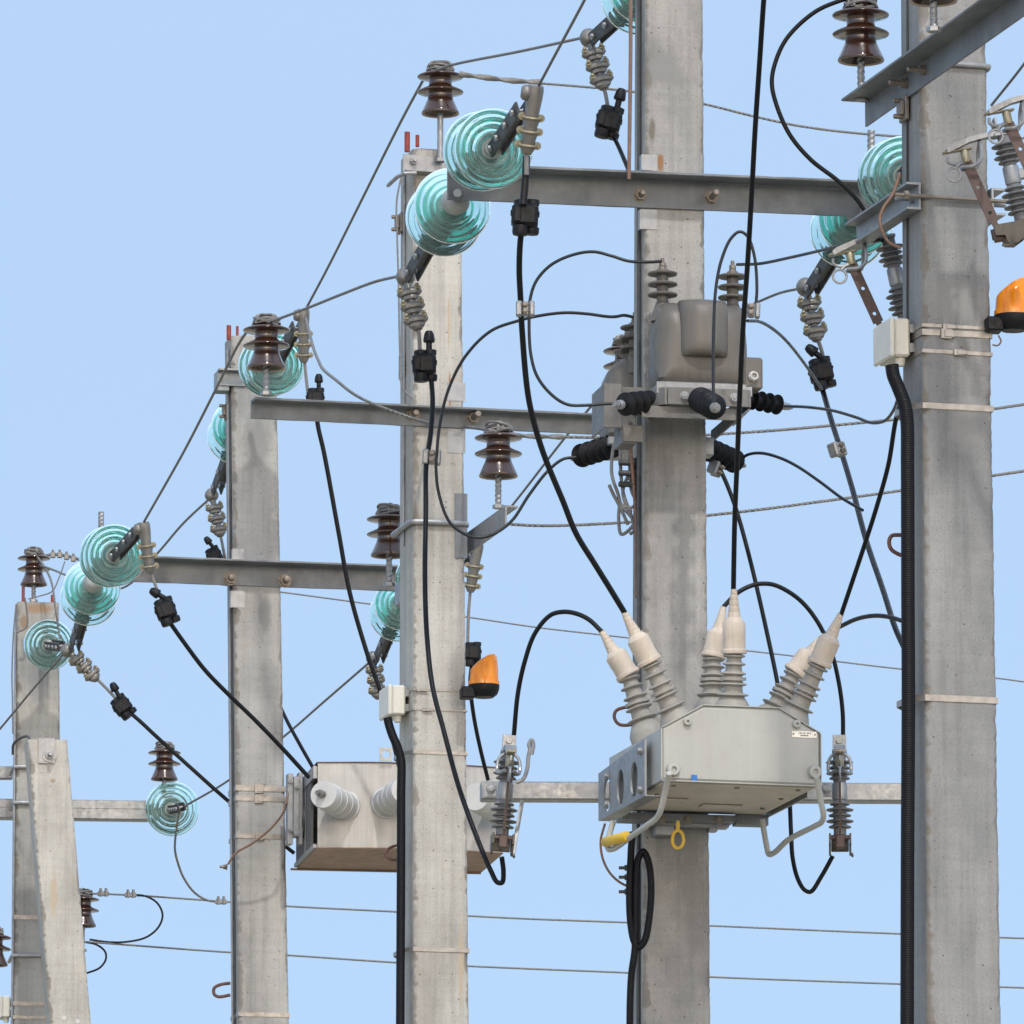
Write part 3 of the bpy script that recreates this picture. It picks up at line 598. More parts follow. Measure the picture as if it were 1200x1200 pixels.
wire('bare_conductor', [(688,43),(610,60),(530,76),(512,82)], 24.98, 27.3, 1.8, 'wire', 'bare conductor from the topmost clamp to the pale pole top insulator', 'wire', GW, True)
wire('bare_conductor', [(499,88),(470,142),(420,242),(385,312),(359,361)], 27.35, 32.05, 1.6, 'wire', 'long bare conductor sloping down left from the pale pole top', 'wire', GW, True)
wire('bare_conductor', [(299,379),(284,396),(250,462),(215,530),(169,611)], 27.15, 31.9, 1.6, 'wire', 'long bare conductor sloping down from the second crossarm end to the left discs', 'wire', GW, True)
wire('bare_conductor', [(247,583),(215,613),(181,652),(140,690),(46,662)], 33.98, 38.9, 1.4, 'wire', 'bare conductor sloping behind the left glass discs', 'wire', GW, True)
wire('bare_conductor', [(73,768),(40,806),(0,854),(-40,900)], 33.6, 34.5, 1.4, 'wire', 'bare conductor leaving at the left picture edge', 'wire', GW, True)
wire('bare_conductor', [(432,777),(380,822),(334,862),(267,915),(216,945)], 33.9, 39.0, 1.4, 'wire', 'bare conductor from the lone far disc to the clamp by the junction box', 'wire', GW, True)
wire('bare_conductor', [(564,637),(610,580),(662,513),(708,458),(728,434)], 32.1, 27.6, 1.5, 'wire', 'bare conductor rising from the clamp right of the pale pole to the transformer', 'wire', GW, True)
wire('bare_conductor', [(938,338),(915,343),(888,354),(862,366),(800,400)], 24.88, 27.3, 1.6, 'wire', 'bare conductor leaving the right hand clamp towards the transformer', 'wire', GW, True)
wire('bare_conductor', [(1240,18),(1200,75),(1162,123)], 20.5, 21.4, 1.7, 'wire', 'short bare conductor at the upper right picture edge', 'wire', GW, True)
wire('twisted_conductor', [(538,87),(570,91),(600,94.5),(635,96.5)], 27.3, 27.3, 3.0, 'wire', 'twisted pair of bare wires right of the pale pole top insulator', 'wire', GW, True)
wire('bare_conductor', [(600,95),(715,104.5),(745,108),(825,122),(882,136),(945,149),(1055,160),(1195,162),(1260,160)], 27.32, 28, 1.6, 'wire', 'bare conductor running right from the pale pole top', 'wire', GW, True)
wire('bare_conductor', [(358,372,32.05),(372,420,29.5),(392,444,27.6),(430,470,27.12),(480,489,26.98),(520,498),(560,502),(575,505)], 32.05, 26.8, 1.8, 'wire', 'bare jumper sagging over the second crossarm', 'wire', GW, True)
wire('twisted_conductor', [(572,505),(602,510),(632,511.5),(660,512)], 26.8, 26.9, 2.8, 'wire', 'twisted bare wire right of the brown insulator near the small bracket', 'wire', GW, True)
wire('bare_conductor', [(655,512),(717,513),(775,513),(840,509),(900,505),(982,498),(1055,491),(1165,479),(1200,474),(1270,466)], 26.9, 27.6, 1.9, 'wire', 'bare conductor passing behind the transformer pole to the right edge', 'wire', GW, True)
wire('bare_conductor', [(568,612),(632,616),(720,613),(829,604),(900,596),(960,588),(1055,575),(1166,557),(1200,552),(1270,541)], 28.2, 29, 1.9, 'wire', 'bare conductor passing low behind the transformer pole, starting at the small bracket', 'wire', GW, True)
wire('bare_conductor', [(250,684),(330,694),(434,708),(546,723),(627,735),(705,744),(870,762),(931,769),(1055,784),(1170,795),(1200,799),(1270,806)], 36, 37, 1.0, 'wire', 'thin line conductor crossing behind the recloser bushings', 'wire', GW, True)
wire('bare_conductor', [(100,1047),(153,1049),(255,1056),(337,1062),(464,1068.5),(600,1076),(732,1081),(834,1085),(1020,1093),(1180,1099),(1270,1102)], 39.5, 41, 1.2, 'wire', 'upper of the two low line conductors', 'wire', GW, True)
wire('bare_conductor', [(92,1103),(268,1116),(337,1119.5),(464,1128),(600,1134.5),(735,1140),(834,1145),(1020,1152),(1180,1157),(1270,1160)], 39.5, 41, 1.2, 'wire', 'lower of the two low line conductors', 'wire', GW, True)
wire('bare_jumper', [(210,951),(207,970),(205,995),(209,1013),(216,1030),(228,1046),(243,1055),(264,1057)], 39.0, 39.5, 1.4, 'wire', 'bare jumper drooping from the lone far glass disc', 'wire', None, True)
wire('bare_jumper', [(41,649),(52,664),(60,681),(65,712),(70,748)], 38.9, 38.45, 1.4, 'wire', 'bare jumper from the far pole top down to the single disc', 'wire', None, True)
wire('black_lead', [(155,1048.5),(170,1050),(184,1058),(190.5,1072),(186,1086),(172,1098),(150,1103.5),(128,1104),(105,1101)], 39.55, 39.55, 1.2, 'blackwire', 'thin black loop right of the leaning strut', 'cable', 'thin black loops by the strut')
wire('black_lead', [(100,1104),(113,1107),(123,1115),(124,1124),(117,1134),(100,1141)], 39.55, 39.55, 1.2, 'blackwire', 'small black loop low against the leaning strut', 'cable', 'thin black loops by the strut')
# parallel clamps on the low conductors
for (x, y) in ((121,1047.5),(153,1049),(259,1057)):
    mb = MB(); M = axis_frame(W(x, y, 39.45), V((0,0,1)))
    for s in (-.013, .013): mb.lathe([(.011,-.012),(.011,.012),(.007,.018),(.006,.028)], M@Mx.Translation((s,0,0)), 8)
    mb.box(M, -.03, .03, -.008, .008, -.008, .008, .002); tag(mb.build('wire_clip', MT['alu']), {121:'wire clip nearest the leaning strut',153:'wire clip where the black loop leaves the low conductor',259:'wire clip beside the strapped pole'}[x], 'clip', 'wire clips on the low conductors')
C = lambda seq, Y0, Y1, rpx, lab, n=10, mat='blackwire': wire('black_cable', seq, Y0, Y1, rpx*.9, mat, lab, 'cable', GC, False, n)
C([(613,262),(610,280),(608.5,315),(610,350),(612,390),(620,470),(635,526),(660,588),(675,625),(697,661),(715,690),(732,718)], 23.0, 23.5, 3.9, 'thick black cable from the large twin discs down to the left front bushing')
C([(505,440),(507,470),(504.5,510),(499.5,545),(499,600),(498,675),(500,740),(507,805),(520,856),(537,920),(556,974),(575,1020),(583,1034),(588.5,1034),(590,1022),(588,1004)], 24.62, 24.15, 3.3, 'black cable running down in front of the pale pole to the left cutout')
C([(900,-60),(895,0),(890,75),(885,150),(881,225),(876,310),(871,380),(867,462),(864,538),(861,610),(859.5,690)], 22.3, 23.5, 3.5, 'thick black cable from the top picture edge straight down to the middle bushing')
C([(964,457),(975,495),(982,517),(990,543),(1000,577),(1015,633),(1035,692),(1050,738),(1066,772)], 24.84, 23.2, 3.7, 'black cable from the right hand connector down behind the conduit')
C([(1064,455),(1052,483),(1041,545),(1028,592),(1015,633),(1000,678),(985.5,721)], 23.0, 23.5, 3.1, 'black cable from behind the conduit down to the right front bushing')
C([(966,744),(985,734),(1005,725),(1026,721.5),(1046,724),(1075,735)], 23.85, 23.2, 3.0, 'short black cable arching from the right bushings to the conduit')
C([(848,711),(864,695),(880,686.5),(893,684),(909,686),(936,702),(957,727),(973,760),(983,800),(987.5,835),(988,866)], 23.85, 24.0, 3.0, 'black cable arching from the middle bushings to the right cutout')
C([(706,741),(690,726),(675,719),(660,717),(645,721),(627,742),(615,775),(607,812),(602,864)], 23.85, 24.05, 3.1, 'black cable arching from the left bushings to the left cutout')
C([(843,548),(852,568),(863,598),(880,660),(900,747),(912,806),(920,870),(925,930),(927,975),(929,1006),(935,1030),(943,1043),(950,1045),(962,1028),(976,1003)], 24.4, 24.12, 2.9, 'long black cable dropping behind the recloser to a loop under the right cutout')
C([(198,728),(215,752),(240,785),(267,813),(300,845),(330,876),(362,911)], 31.95, 32.35, 2.9, 'black cable from the left discs to the first white bushing of the switch box')
C([(150,833),(165,846),(181,861),(225,901),(268,939),(345,1000)], 33.55, 33.6, 2.6, 'black cable passing behind the strapped pole from the lowest left connector')
C([(371,470),(372,495),(380,532),(397,625),(410,695),(430,765),(446,812),(472,915)], 32.1, 32.4, 3.0, 'black cable dropping from the second crossarm behind the junction box')
C([(252,645),(262,660),(295,750),(334,840),(350,870),(367,900)], 33.95, 33.2, 2.4, 'black cable reappearing right of the strapped pole at the switch box')
C([(553,778),(551,800),(555,838),(563,878),(572,914)], 32.15, 32.4, 2.7, 'black cable behind the small beacon down to the switch box')
C([(1010,-6),(987,0),(955,14),(922,45),(908,75),(904.5,97),(909,120),(925,157),(950,187),(982,212),(1005,235),(1018,255)], 22.2, 22.3, 3.0, 'black cable looping from the top insulator to the left cutout of the nearest pole')
T = lambda seq, Y0, Y1, lab, rpx=1.9: wire('thin_lead', seq, Y0, Y1, rpx, 'thinwire', lab, 'cable', GT)
T([(744,372),(731,369.5),(722,371),(712,371),(690,368),(662,366.5),(632,370),(607,376),(575,388),(545,418),(525,458),(515,500),(512,530),(511,548),(514,577),(527,612),(545,626),(560,630),(580,625),(600,610),(620,580),(642,552),(660,538),(675,536)], 24.3, 24.5, 'thin lead making the largest loop left of the transformer')
T([(776,306),(762,307),(737,306),(717,300),(695,295),(670,299),(645,311),(628,330),(621,352),(620,372),(622,415),(630,442),(648,464),(665,474),(685,475),(714,473),(728,473.5)], 23.6, 23.68, 'thin lead looping through the clamp on the thick cable')
T([(836,472),(836,400),(839,337),(846,303),(857,279),(867,271.5),(876,277),(884,300),(887,337),(886,356)], 23.3, 23.35, 'thin lead in a narrow upright loop before the transformer')
T([(864,310),(890,309),(925,302),(960,294),(1000,285),(1034,282)], 23.55, 22.2, 'thin lead from the right transformer terminal to the nearest pole')
T([(876,376),(890,377),(905,385),(922,400),(947,432),(963,456)], 23.4, 24.7, 'thin lead from the thick cable clamp to the right hand connector')
T([(920,476),(945,477),(975,481),(1003,489),(1022,495.5),(1037,493),(1047,481),(1053,465)], 23.9, 22.6, 'thin lead from the right black insulator to the conduit of the nearest pole')
T([(864,542),(876,533),(892,531),(915,537),(935,547),(960,564),(987,584),(1011,598)], 24.5, 24.0, 'thin lead from the lower right black insulator to the crossing cables')
# ------------------------------------------------------------------ black piercing connectors
def connector(px, py, Y, ang, label, s=1.04, cap=True, capang=0.0, yaw=0.0):
    o = W(px, py, Y); th = thing('cable_connector', o, label, 'connector', 'black cable connectors')
    M = Mx.Translation(o)@Mx.Rotation(ang, 4, 'Y')@Mx.Rotation(yaw, 4, 'Z')@Mx.Scale(s, 4); mb = MB()
    mb.box(M, -.037, .033, -.032, .03, -.030, .032, .010); mb.box(M, -.040, .036, -.026, .024, .004, .012, .002)
    mb.lathe([(.019,-.052),(.021,-.045),(.021,-.028)], M@Mx.Translation((-.012,-.012,0)), 14); mb.lathe([(.017,-.046),(.019,-.04),(.019,-.028)], M@Mx.Translation((.018,.004,0)), 14)
    mb.lathe([(.021,.030),(.021,.040),(.015,.044)], M@Mx.Translation((-.012,-.004,0)), 14); mb.lathe([(.018,.030),(.018,.044),(.012,.046)], M@Mx.Translation((.016,-.004,0)), 14)
    mb.box(M, -.030, -.012, -.036, -.0325, -.02, .02, .002); mb.build('body', MT['silicone'], th)
    if cap:
        Mc = M@Mx.Translation((.012,-.006,.04))@Mx.Rotation(capang, 4, 'Y')
        MB().lathe([(.009,0),(.009,.026),(.016,.028),(.0175,.032),(.0145,.052),(.010,.061),(.003,.063)], Mc, 12).build('shear_head', MT['silicone'], th)
    return th
connector(616, 254, 22.98, R(3), 'black connector below the large twin glass discs', 1.1, cap=False)
MB_ = MB(); MB_.tube(spline(pts([(617,183),(616,205),(613,240)], 22.93), 6), .011, 10); tag(MB_.build('cable_stub', MT['blackwire']), 'short black sleeve above the connector of the large twin discs', 'cable')
tag(MB().tube(pts([(617,182),(617,205)], 22.91), .007, 8).build('wire_tail', MT['wire']), 'bare wire tail below the clamp of the large twin discs', 'wire', 'bare wire tails')
connector(498, 428, 24.62, R(0), 'black connector in front of the pale pole')
connector(714, 143, 24.94, R(14), 'black connector left of the streaked pole near the top', 1.1)
connector(963, 437, 24.84, R(-12), 'black connector below the right hand clamp', 1.04, capang=R(-40))
connector(195, 716, 31.95, R(-20), 'black connector under the left end glass discs', 1.15, capang=R(-40))
connector(144, 828, 33.55, R(-38), 'black connector lowest on the left', 1.05, capang=R(10))
connector(370, 468, 32.1, R(0), 'black connector mostly hidden behind the second crossarm', 1.0)
connector(252, 652, 33.95, R(-28), 'black connector mostly hidden behind the left crossarm', .9, capang=R(-10))
connector(554, 766, 32.15, R(0), 'black connector above the small orange beacon', 1.0, cap=False)
tl = lambda s, Y, lab: tag(MB().tube(spline(pts(s, Y), 6), .0062, 8).build('wire_tail', MT['wire']), lab, 'wire', 'bare wire tails')
tl([(489,382),(491,392),(492,412)], 24.62, 'bare wire tail entering the connector in front of the pale pole')
tl([(707,100),(710,112),(713,130)], 24.94, 'bare wire tail entering the upper connector by the streaked pole')
tl([(957,395),(962,408),(966,424)], 24.84, 'bare wire tail entering the right hand connector')
tl([(177,672),(183,688),(190,704)], 31.95, 'bare wire tail entering the connector under the left discs')
tl([(113,795),(124,806),(137,820)], 33.55, 'bare wire tail entering the lowest left connector')
tl([(357,425),(359,445),(361,462)], 32.1, 'bare wire tail behind the second crossarm end')
tl([(258,625),(261,640),(264,655)], 33.95, 'bare wire tail on the left edge of the strapped pole')
tl([(551,694),(549,720),(548,760)], 32.15, 'bare wire tail right of the pale pole above the beacon')
C([(718,158),(724,170),(731,186),(738,204),(741,222)], 24.94, 24.7, 3.0, 'short black cable under the connector left of the streaked pole, running behind the crossarm')
# shiny parallel groove clamps
def pg_clamp(px, py, Y, ang, label, s=1.0, yaw=0.0):
    o = W(px, py, Y); M = Mx.Translation(o)@Mx.Rotation(ang, 4, 'Y')@Mx.Rotation(yaw, 4, 'Z')@Mx.Scale(s, 4); th = thing('groove_clamp', o, label, 'clamp', 'shiny cable clamps')
    mb = MB(); mb.box(M, -.027, -.0085, -.017, .017, -.022, .022, .004); mb.box(M, -.0075, .0105, -.014, .015, -.020, .020, .003); mb.box(M, .0115, .027, -.017, .017, -.022, .022, .004); mb.build('clamp_body', MT['galv'], th)
    for z in (-.0095, .0095):
        bb = MB(); bb.lathe([(.0085,0),(.0085,.010),(.005,.011),(.005,.016)], M@Mx.Translation((0,-.0145,z))@Mx.Rotation(pi/2, 4, 'X'), 6); bb.build('bolt', MT['bolt'], th)
    return th
pg_clamp(615.5, 362, 23.0, 0, 'clamp on the thick cable left of the transformer'); pg_clamp(506, 536, 24.55, R(3), 'clamp on the cable in front of the pale pole', 1.05)
pg_clamp(880, 364, 23.3, R(3), 'clamp at the upper right corner of the transformer'); pg_clamp(981, 527, 24.3, R(-16), 'clamp on the sloping cable near the conduit', 1.0, R(50)); pg_clamp(838, 549, 24.4, R(20), 'clamp under the lower right black insulator', .95, R(70))
# ------------------------------------------------------------------ voltage transformers on the streaked pole
def rring(w, d, r, cx, cy, z, n=6):
    out = []
    for (sx, sy, a0) in ((1,1,0),(-1,1,90),(-1,-1,180),(1,-1,270)):
        for k in range(n+1):
            a = R(a0+90*k/n); out.append((cx+sx*(w/2-r)+r*cos(a), cy+sy*(d/2-r)+r*sin(a), z))
    return out
def loft(mb, M, rings):
    n = len(rings[0]); vs = [M@V(q) for rg in rings for q in rg]; fs = [tuple(range(n-1,-1,-1)), tuple((len(rings)-1)*n+k for k in range(n))]
    for i in range(len(rings)-1):
        for k in range(n): fs.append((i*n+k, i*n+(k+1)%n, (i+1)*n+(k+1)%n, (i+1)*n+k))
    mb.add(vs, fs)
def shed_stack(z0, z1, zs, core, rs, t=.003):
    """profile of a rod with thin sheds at heights zs"""
    pr = [(core*.9, z0), (core, z0+.002)]
    for z, r in zip(zs, rs): pr += [(core, z-.004), (core*1.15, z-t), (r*.96, z-t*.7), (r, z), (r*.94, z+t*.6), (core*1.25, z+t*1.6), (core, z+.009)]
    return pr + [(core, z1-.002), (core*.85, z1)]
def transformer(o, yaw, label, box=True):
    th = thing('voltage_transformer', o, label, 'transformer', 'brown grey voltage transformers'); M = Mx.Translation(o)@Mx.Rotation(yaw, 4, 'Z'); mb = MB()
    H = .262
    def sec(z, w, d, r, cx=0): return rring(w, d, r, cx, 0, z)
    loft(mb, M, [sec(-.001,.255,.15,.02), sec(.012,.275,.17,.03), sec(.045,.283,.18,.06), sec(.12,.285,.185,.07), sec(.17,.278,.18,.07), sec(.205,.262,.165,.05), sec(.232,.255,.12,.05), sec(.246,.235,.07,.03)])
    # rounded coil bulge on the front and back
    bul = []
    for i in range(25):
        a = pi*i/24; bul.append((.074*cos(a), -.075-.062*sin(a)))
    bul2 = [(x*.93, y) for x, y in bul]
    rings = []
    for z, s in ((.075,.80),(.082,.93),(.095,.99),(.12,1),(.19,1),(.215,.97),(.235,.86),(.246,.62)):
        rings.append([(x*(.93+.07*s), -.05+(y+.05)*s, z) for x, y in bul]+[(-.06, .05, z), (.06, .05, z)])
    loft(mb, M, rings)
    body = mb.build('resin_body', MT['resin'], th, 40)
    for x in (-.107, .107):
        bm = MB(); Mb = M@Mx.Translation((x, 0, .225)); bm.lathe([(.036,-.03),(.030,.0),(.022,.022),(.0185,.030)], Mb, 24); bm.lathe([(a, b+.028) for a, b in shed_stack(0, .098, (.024,.056,.088), .0175, (.045,.045,.045), .0055)], Mb, 28)
        bo = bm.build('bushing', MT['resin'], th, 40)
        tm = MB(); tm.lathe([(.017,.126),(.017,.130),(.011,.131),(.011,.138),(.006,.139),(.006,.162),(.004,.164)], Mb, 12); tm.lathe([(.0105,.140),(.0105,.150),(.006,.151)], Mb, 6); tm.build('terminal', MT['bolt'], bo)
    bp = MB(); bp.box(M, -.135, .135, -.085, .085, -.026, -.0012, .003); bp.box(M, -.145, .145, -.09, -.0855, -.040, -.004, .001); bp.build('base_plate', MT['galv'], th)
    if box:
        tb = MB(); Mt = M@Mx.Translation((.15, -.04, .035)); tb.box(Mt, -.03, .028, -.05, .03, -.052, .045, .006); t = tb.build('terminal_box', MT['resin'], th)
        gl = MB(); gl.lathe([(.016,0),(.016,.006),(.013,.007),(.013,.016),(.008,.016),(.007,.006)], Mt@Mx.Translation((-.002,-.0505,-.014))@Mx.Rotation(pi/2, 4, 'X'), 8); gl.build('cable_gland', MT['white'], t)
    return th
vt = P4.f(818, 454, .125); VY = R(11)
transformer(vt, VY, 'brown grey cast resin transformer in front of the streaked pole')
transformer(W(740, 521, 24.46), R(11+84), 'second resin transformer half hidden behind the left edge of the streaked pole', False)
# steel frame under the transformers
M = Mx.Translation(P4.f(818, 462, .125))@Mx.Rotation(VY, 4, 'Z')
th = thing('transformer_frame', M.translation, 'galvanised frame carrying the transformers and black insulators round the pole', 'frame')
mb = MB(); mb.box(M, -.115, .13, -.110, -.103, -.055, -.003, .001); mb.box(M, -.125, -.1155, -.104, .24, -.055, -.003, .001); mb.box(M, .13, .137, -.108, .26, -.055, -.003, .001)
mb.hexa([M@V(q) for q in ((-.20,-.03,-.055),(-.1255,-.104,-.055),(-.1255,-.098,-.055),(-.20,-.024,-.055),(-.20,-.03,-.003),(-.1255,-.104,-.003),(-.1255,-.098,-.003),(-.20,-.024,-.003))]); mb.build('front_strip', MT['frame'], th)
mb = MB(); mb.box(M, -.19, .095, -.09, -.084, -.093, -.057, .001); mb.box(M, -.19, .095, -.0835, .03, -.066, -.0605); mb.box(M, .0955, .102, -.086, .26, -.093, -.057, .001); mb.hexa([M@V(q) for q in ((.1025,-.09,-.093),(.108,-.09,-.093),(.108,.0,-.093),(.1025,.0,-.093),(.135,-.09,-.057),(.141,-.09,-.057),(.141,.0,-.057),(.135,.0,-.057))]); mb.build('channel', MT['frame'], th)
mb = MB(); mb.box(M, -.29, -.235, -.02, -.014, -.115, .02, .002); mb.box(M, -.29, -.284, -.013, .16, -.115, .02, .002); mb.box(M, -.283, -.16, -.02+.05, -.014+.05, -.02, .02, .001); mb.box(M, -.236, -.19, -.0135, .09, -.16, -.06, .002); mb.box(M, -.232, -.17, -.021, -.0142, -.155, -.105, .001)
mb.build('side_bracket', MT['frame'], th); mb = MB(); mb.box(M, .045, .085, .17, .23, -.15, -.095, .002); mb.build('rear_bracket', MT['galv'], th)
for x, z in ((-.065,-.029),(.085,-.029)): bb = MB(); bolt_at(bb, M@V((x,-.1105,z)), M.to_3x3()@V((0,-1,0)), .009, .014, .008); bb.build('bolt', MT['galv'], th)
def black_ins(a, b, r, label, n=5):
    a, b = W(*a), W(*b); L = (b-a).length; M = axis_frame(a, b-a); th = thing('rubber_insulator', a, label, 'insulator', 'black ribbed rubber insulators')
    zs = [L*(.10+.82*i/(n-1)) for i in range(n)]; pr = [(r*.45, 0)]
    for i, z in enumerate(zs): pr += [(r*.48, z-L*.045), (r*.85, z-L*.022), (r*1.02, z-L*.008), (r*1.02, z+L*.004), (r*.85, z+L*.014), (r*.5, z+L*.035), (r*.48, z+L*.07)]
    pr += [(r*.6, L)]; MB().lathe(pr, M, 30).build('ribbed_body', MT['silicone'], th, 60)
    MB().lathe([(r*.36,-.022),(r*.40,-.020),(r*.42,-.003),(r*.3,.001)], M, 18).lathe([(.006,-.045),(.006,-.018)], M, 8).lathe([(.0105,-.034),(.0105,-.024)], M, 6).build('end_fitting', MT['galv'], th); return th
black_ins((729,474,23.70), (773,470,23.86), .0345, 'black ribbed insulator left of the front strip under the transformer')
black_ins((837.5,477.5,23.46), (820,468,23.76), .0375, 'black ribbed insulator pointing at the camera under the transformer')
black_ins((915,475,24.02), (869,466,23.92), .030, 'black ribbed insulator sticking out to the right under the transformer')
black_ins((678,535,24.55), (720,522,24.35), .036, 'black ribbed insulator pointing left below the transformer frame')
black_ins((864,542,24.5), (829,526,24.35), .036, 'black ribbed insulator lower right of the pole under the transformer')
# coiled grey cable on the left
mb = MB()
for s in ([(723,509),(718,530),(717,556),(724,578),(729,592),(742,594),(746,586)], [(727,509),(727,540),(728,560),(731,580),(740,605),(743,622),(738,626)], [(741,490),(738,540),(740,575),(747,590),(746,608),(735,623),(728,626),(725,610),(726,590)], [(714,569),(722,585),(731,596),(742,610),(741,620)], [(714,568),(718,578),(726,593),(736,615)], [(744,545),(735,560),(730,575),(733,590),(740,600)]):
    mb.tube(spline(pts(s, 24.12), 8), .0052, 8)
tag(mb.build('cable_coil', MT['polymer']), 'tied coil of grey cable on the left of the streaked pole', 'cable')
mb = MB(); mb.tube(spline(pts([(744,494),(740,505),(739,530),(741,548),(745,600),(746,700)], 24.1), 6), .006, 8); tag(mb.build('copper_wire', MT['copper']), 'brown wire beside the grey cable coil', 'wire', 'brown earthing wires')
for (y, k) in ((543,0),(555,1),(568,2)):
    mb = MB(); bolt_at(mb, P4.s(746, y, .0), P4.nl, .012, .055); tag(mb.build('stud_bolt', MT['darksteel']), ['topmost','middle','lowest'][k]+' of three stud bolts beside the grey cable coil', 'bolt', 'stud bolts beside the cable coil')
# ------------------------------------------------------------------ pale grey recloser tank
AR = R(14); ur = V((cos(AR), sin(AR), 0)); vr = V((-sin(AR), cos(AR), 0)); UP = V((0,0,1))
O = W(776, 913.5, 23.33); MR = frame(O, ur, vr, UP); kr = K(23.33); RW = 186*kr/cos(AR); RD = .60
rec = thing('recloser', O+ur*RW/2+vr*RD/2, 'large pale grey recloser tank with six ribbed bushings in front of the streaked pole', 'recloser')
h1, h2, cx = 61*kr, 89*kr, 50*kr
poly = [(0,0),(RW,0),(RW,h1),(RW-cx,h2),(cx,h2),(0,h1)]
mb = MB(); Mxz = frame(O, ur, UP, vr)
def inset(poly, e):
    c = V((RW/2, h1*.6, 0)); return [((x-c.x)*(1-e/(RW/2))+c.x, (y-c.y)*(1-e/(h1*.6))+c.y) for x, y in poly]
rings = [(inset(poly,.006), 0), (poly, .005), (poly, RD)]
vs = []; fs = []
for pg, y in rings: vs += [MR@V((x, y, z)) for x, z in pg]
n = 6
for i in range(2):
    for k in range(n): fs.append((i*n+k, i*n+(k+1)%n, (i+1)*n+(k+1)%n, (i+1)*n+k))
fs.append(tuple(range(n-1,-1,-1))); fs.append(tuple(2*n+k for k in range(n)))
mb.add(vs, fs); mb.build('tank', MT['paint'], rec, 20)
# folded flange round the front and underside plate
mb = MB()
for (a, b) in zip(poly, poly[1:]+poly[:1]):
    d = V((b[0]-a[0], b[1]-a[1], 0)); L = d.length; d.normalize(); x = ur*d.x+UP*d.y; z = ur*d.y-UP*d.x
    mb.box(frame(O+ur*a[0]+UP*a[1], x, vr, z), 0, L, -.003, .014, .0006, .0036)
mb.build('front_flange', MT['paint'], rec)
mb = MB(); mb.box(MR, .012, RW-.012, .02, RD-.005, -.006, -.0045+.004); mb.build('underside_plate', MT['paint_bounce'], rec)  # tan of bounced ground light is in the plate colour
# left mounting plate with three slots
mb = MB(); Mp = frame(O+ur*-.017+vr*.11, vr, UP, -ur); LP = .53; y0 = -12*kr; y1 = 46*kr
cells = [(0,.06),(.06,.18),(.18,.22),(.22,.33),(.33,.37),(.37,.49),(.49,LP)]
for i, (a, b) in enumerate(cells):
    if i in (1,3,5): mb.holecell(Mp, a, b, y0-.0, y1-.02, .03, 0, .006, 24, 1.35, 1.75)
    else: mb.box(Mp, a, b, y0, y1-.02, 0, .006)
mb.hexa([Mp@V(q) for q in ((0,y1-.0198,0),(LP,y1-.0198,0),(LP,y1-.0198,.006),(0,y1-.0198,.006),(0,y1+.02,0),(LP,y1-.005,0),(LP,y1-.005,.006),(0,y1+.02,.006))])
mb.box(Mp, 0, LP, y0-.003, y0-.0002, -.04, .006)
for (a, b) in ((.04,y1-.01),(.42,y1-.03),(.04,y0+.02),(.42,y0+.03)): bolt_at(mb, Mp@V((a,b,.006)), -ur, .008, .012, .008)
mb.build('mounting_plate', MT['galv'], rec)
mb = MB(); mb.box(MR, RW+.0042, RW+.010, .15, RD+.1, -.012, .10); mb.build('side_flange', MT['galv'], rec)
def pbox(px0, px1, py0, py1, o0, o1, name, mat):
    a = P4.f(px0, py0, o0); k = K(P4.Y); M = frame(a, P4.u, P4.nf, UP); MB().box(M, 0, (px1-px0)*k, 0, o1-o0, -(py1-py0)*k, 0, .001).build(name, MT[mat], rec)
pbox(722, 856, 957, 965, .004, .10, 'pole_bracket', 'beam'); pbox(750, 852, 965.2, 970, .004, .05, 'bracket_lip', 'galv'); pbox(858, 897, 957, 969, .02, .07, 'pole_bracket', 'beam'); pbox(764, 786, 970.5, 981, .006, .06, 'bracket_clamp', 'galv'); pbox(828, 838, 970.5, 976, .004, .04, 'bracket_clamp', 'galv')
for bx in (775, 806, 842): g = MB(); bolt_at(g, P4.f(bx, 961, .1005), P4.nf, .008, .014, .008); g.build('bolt', MT['bolt'], rec)
for (x, y, z) in ((.10,.33,-.006),(.29,.42,-.006)): mb = MB(); mb.box(MR, x-.06, x+.06, y-.03, y+.03, z-.006, z-.0005, .002); mb.build('underside_cover', MT['paint_bounce'], rec)
for (x, y) in ((.05,.06),(.24,.06),(RW-.05,.06),(.05,RD-.16),(RW-.05,RD-.16),(.05,.24),(RW-.05,.24)):
    MB().lathe([(.007,0),(.007,.004),(.004,.005)], axis_frame(MR@V((x,y,-.0061)), -UP), 6).build('screw', MT['bolt'], rec)
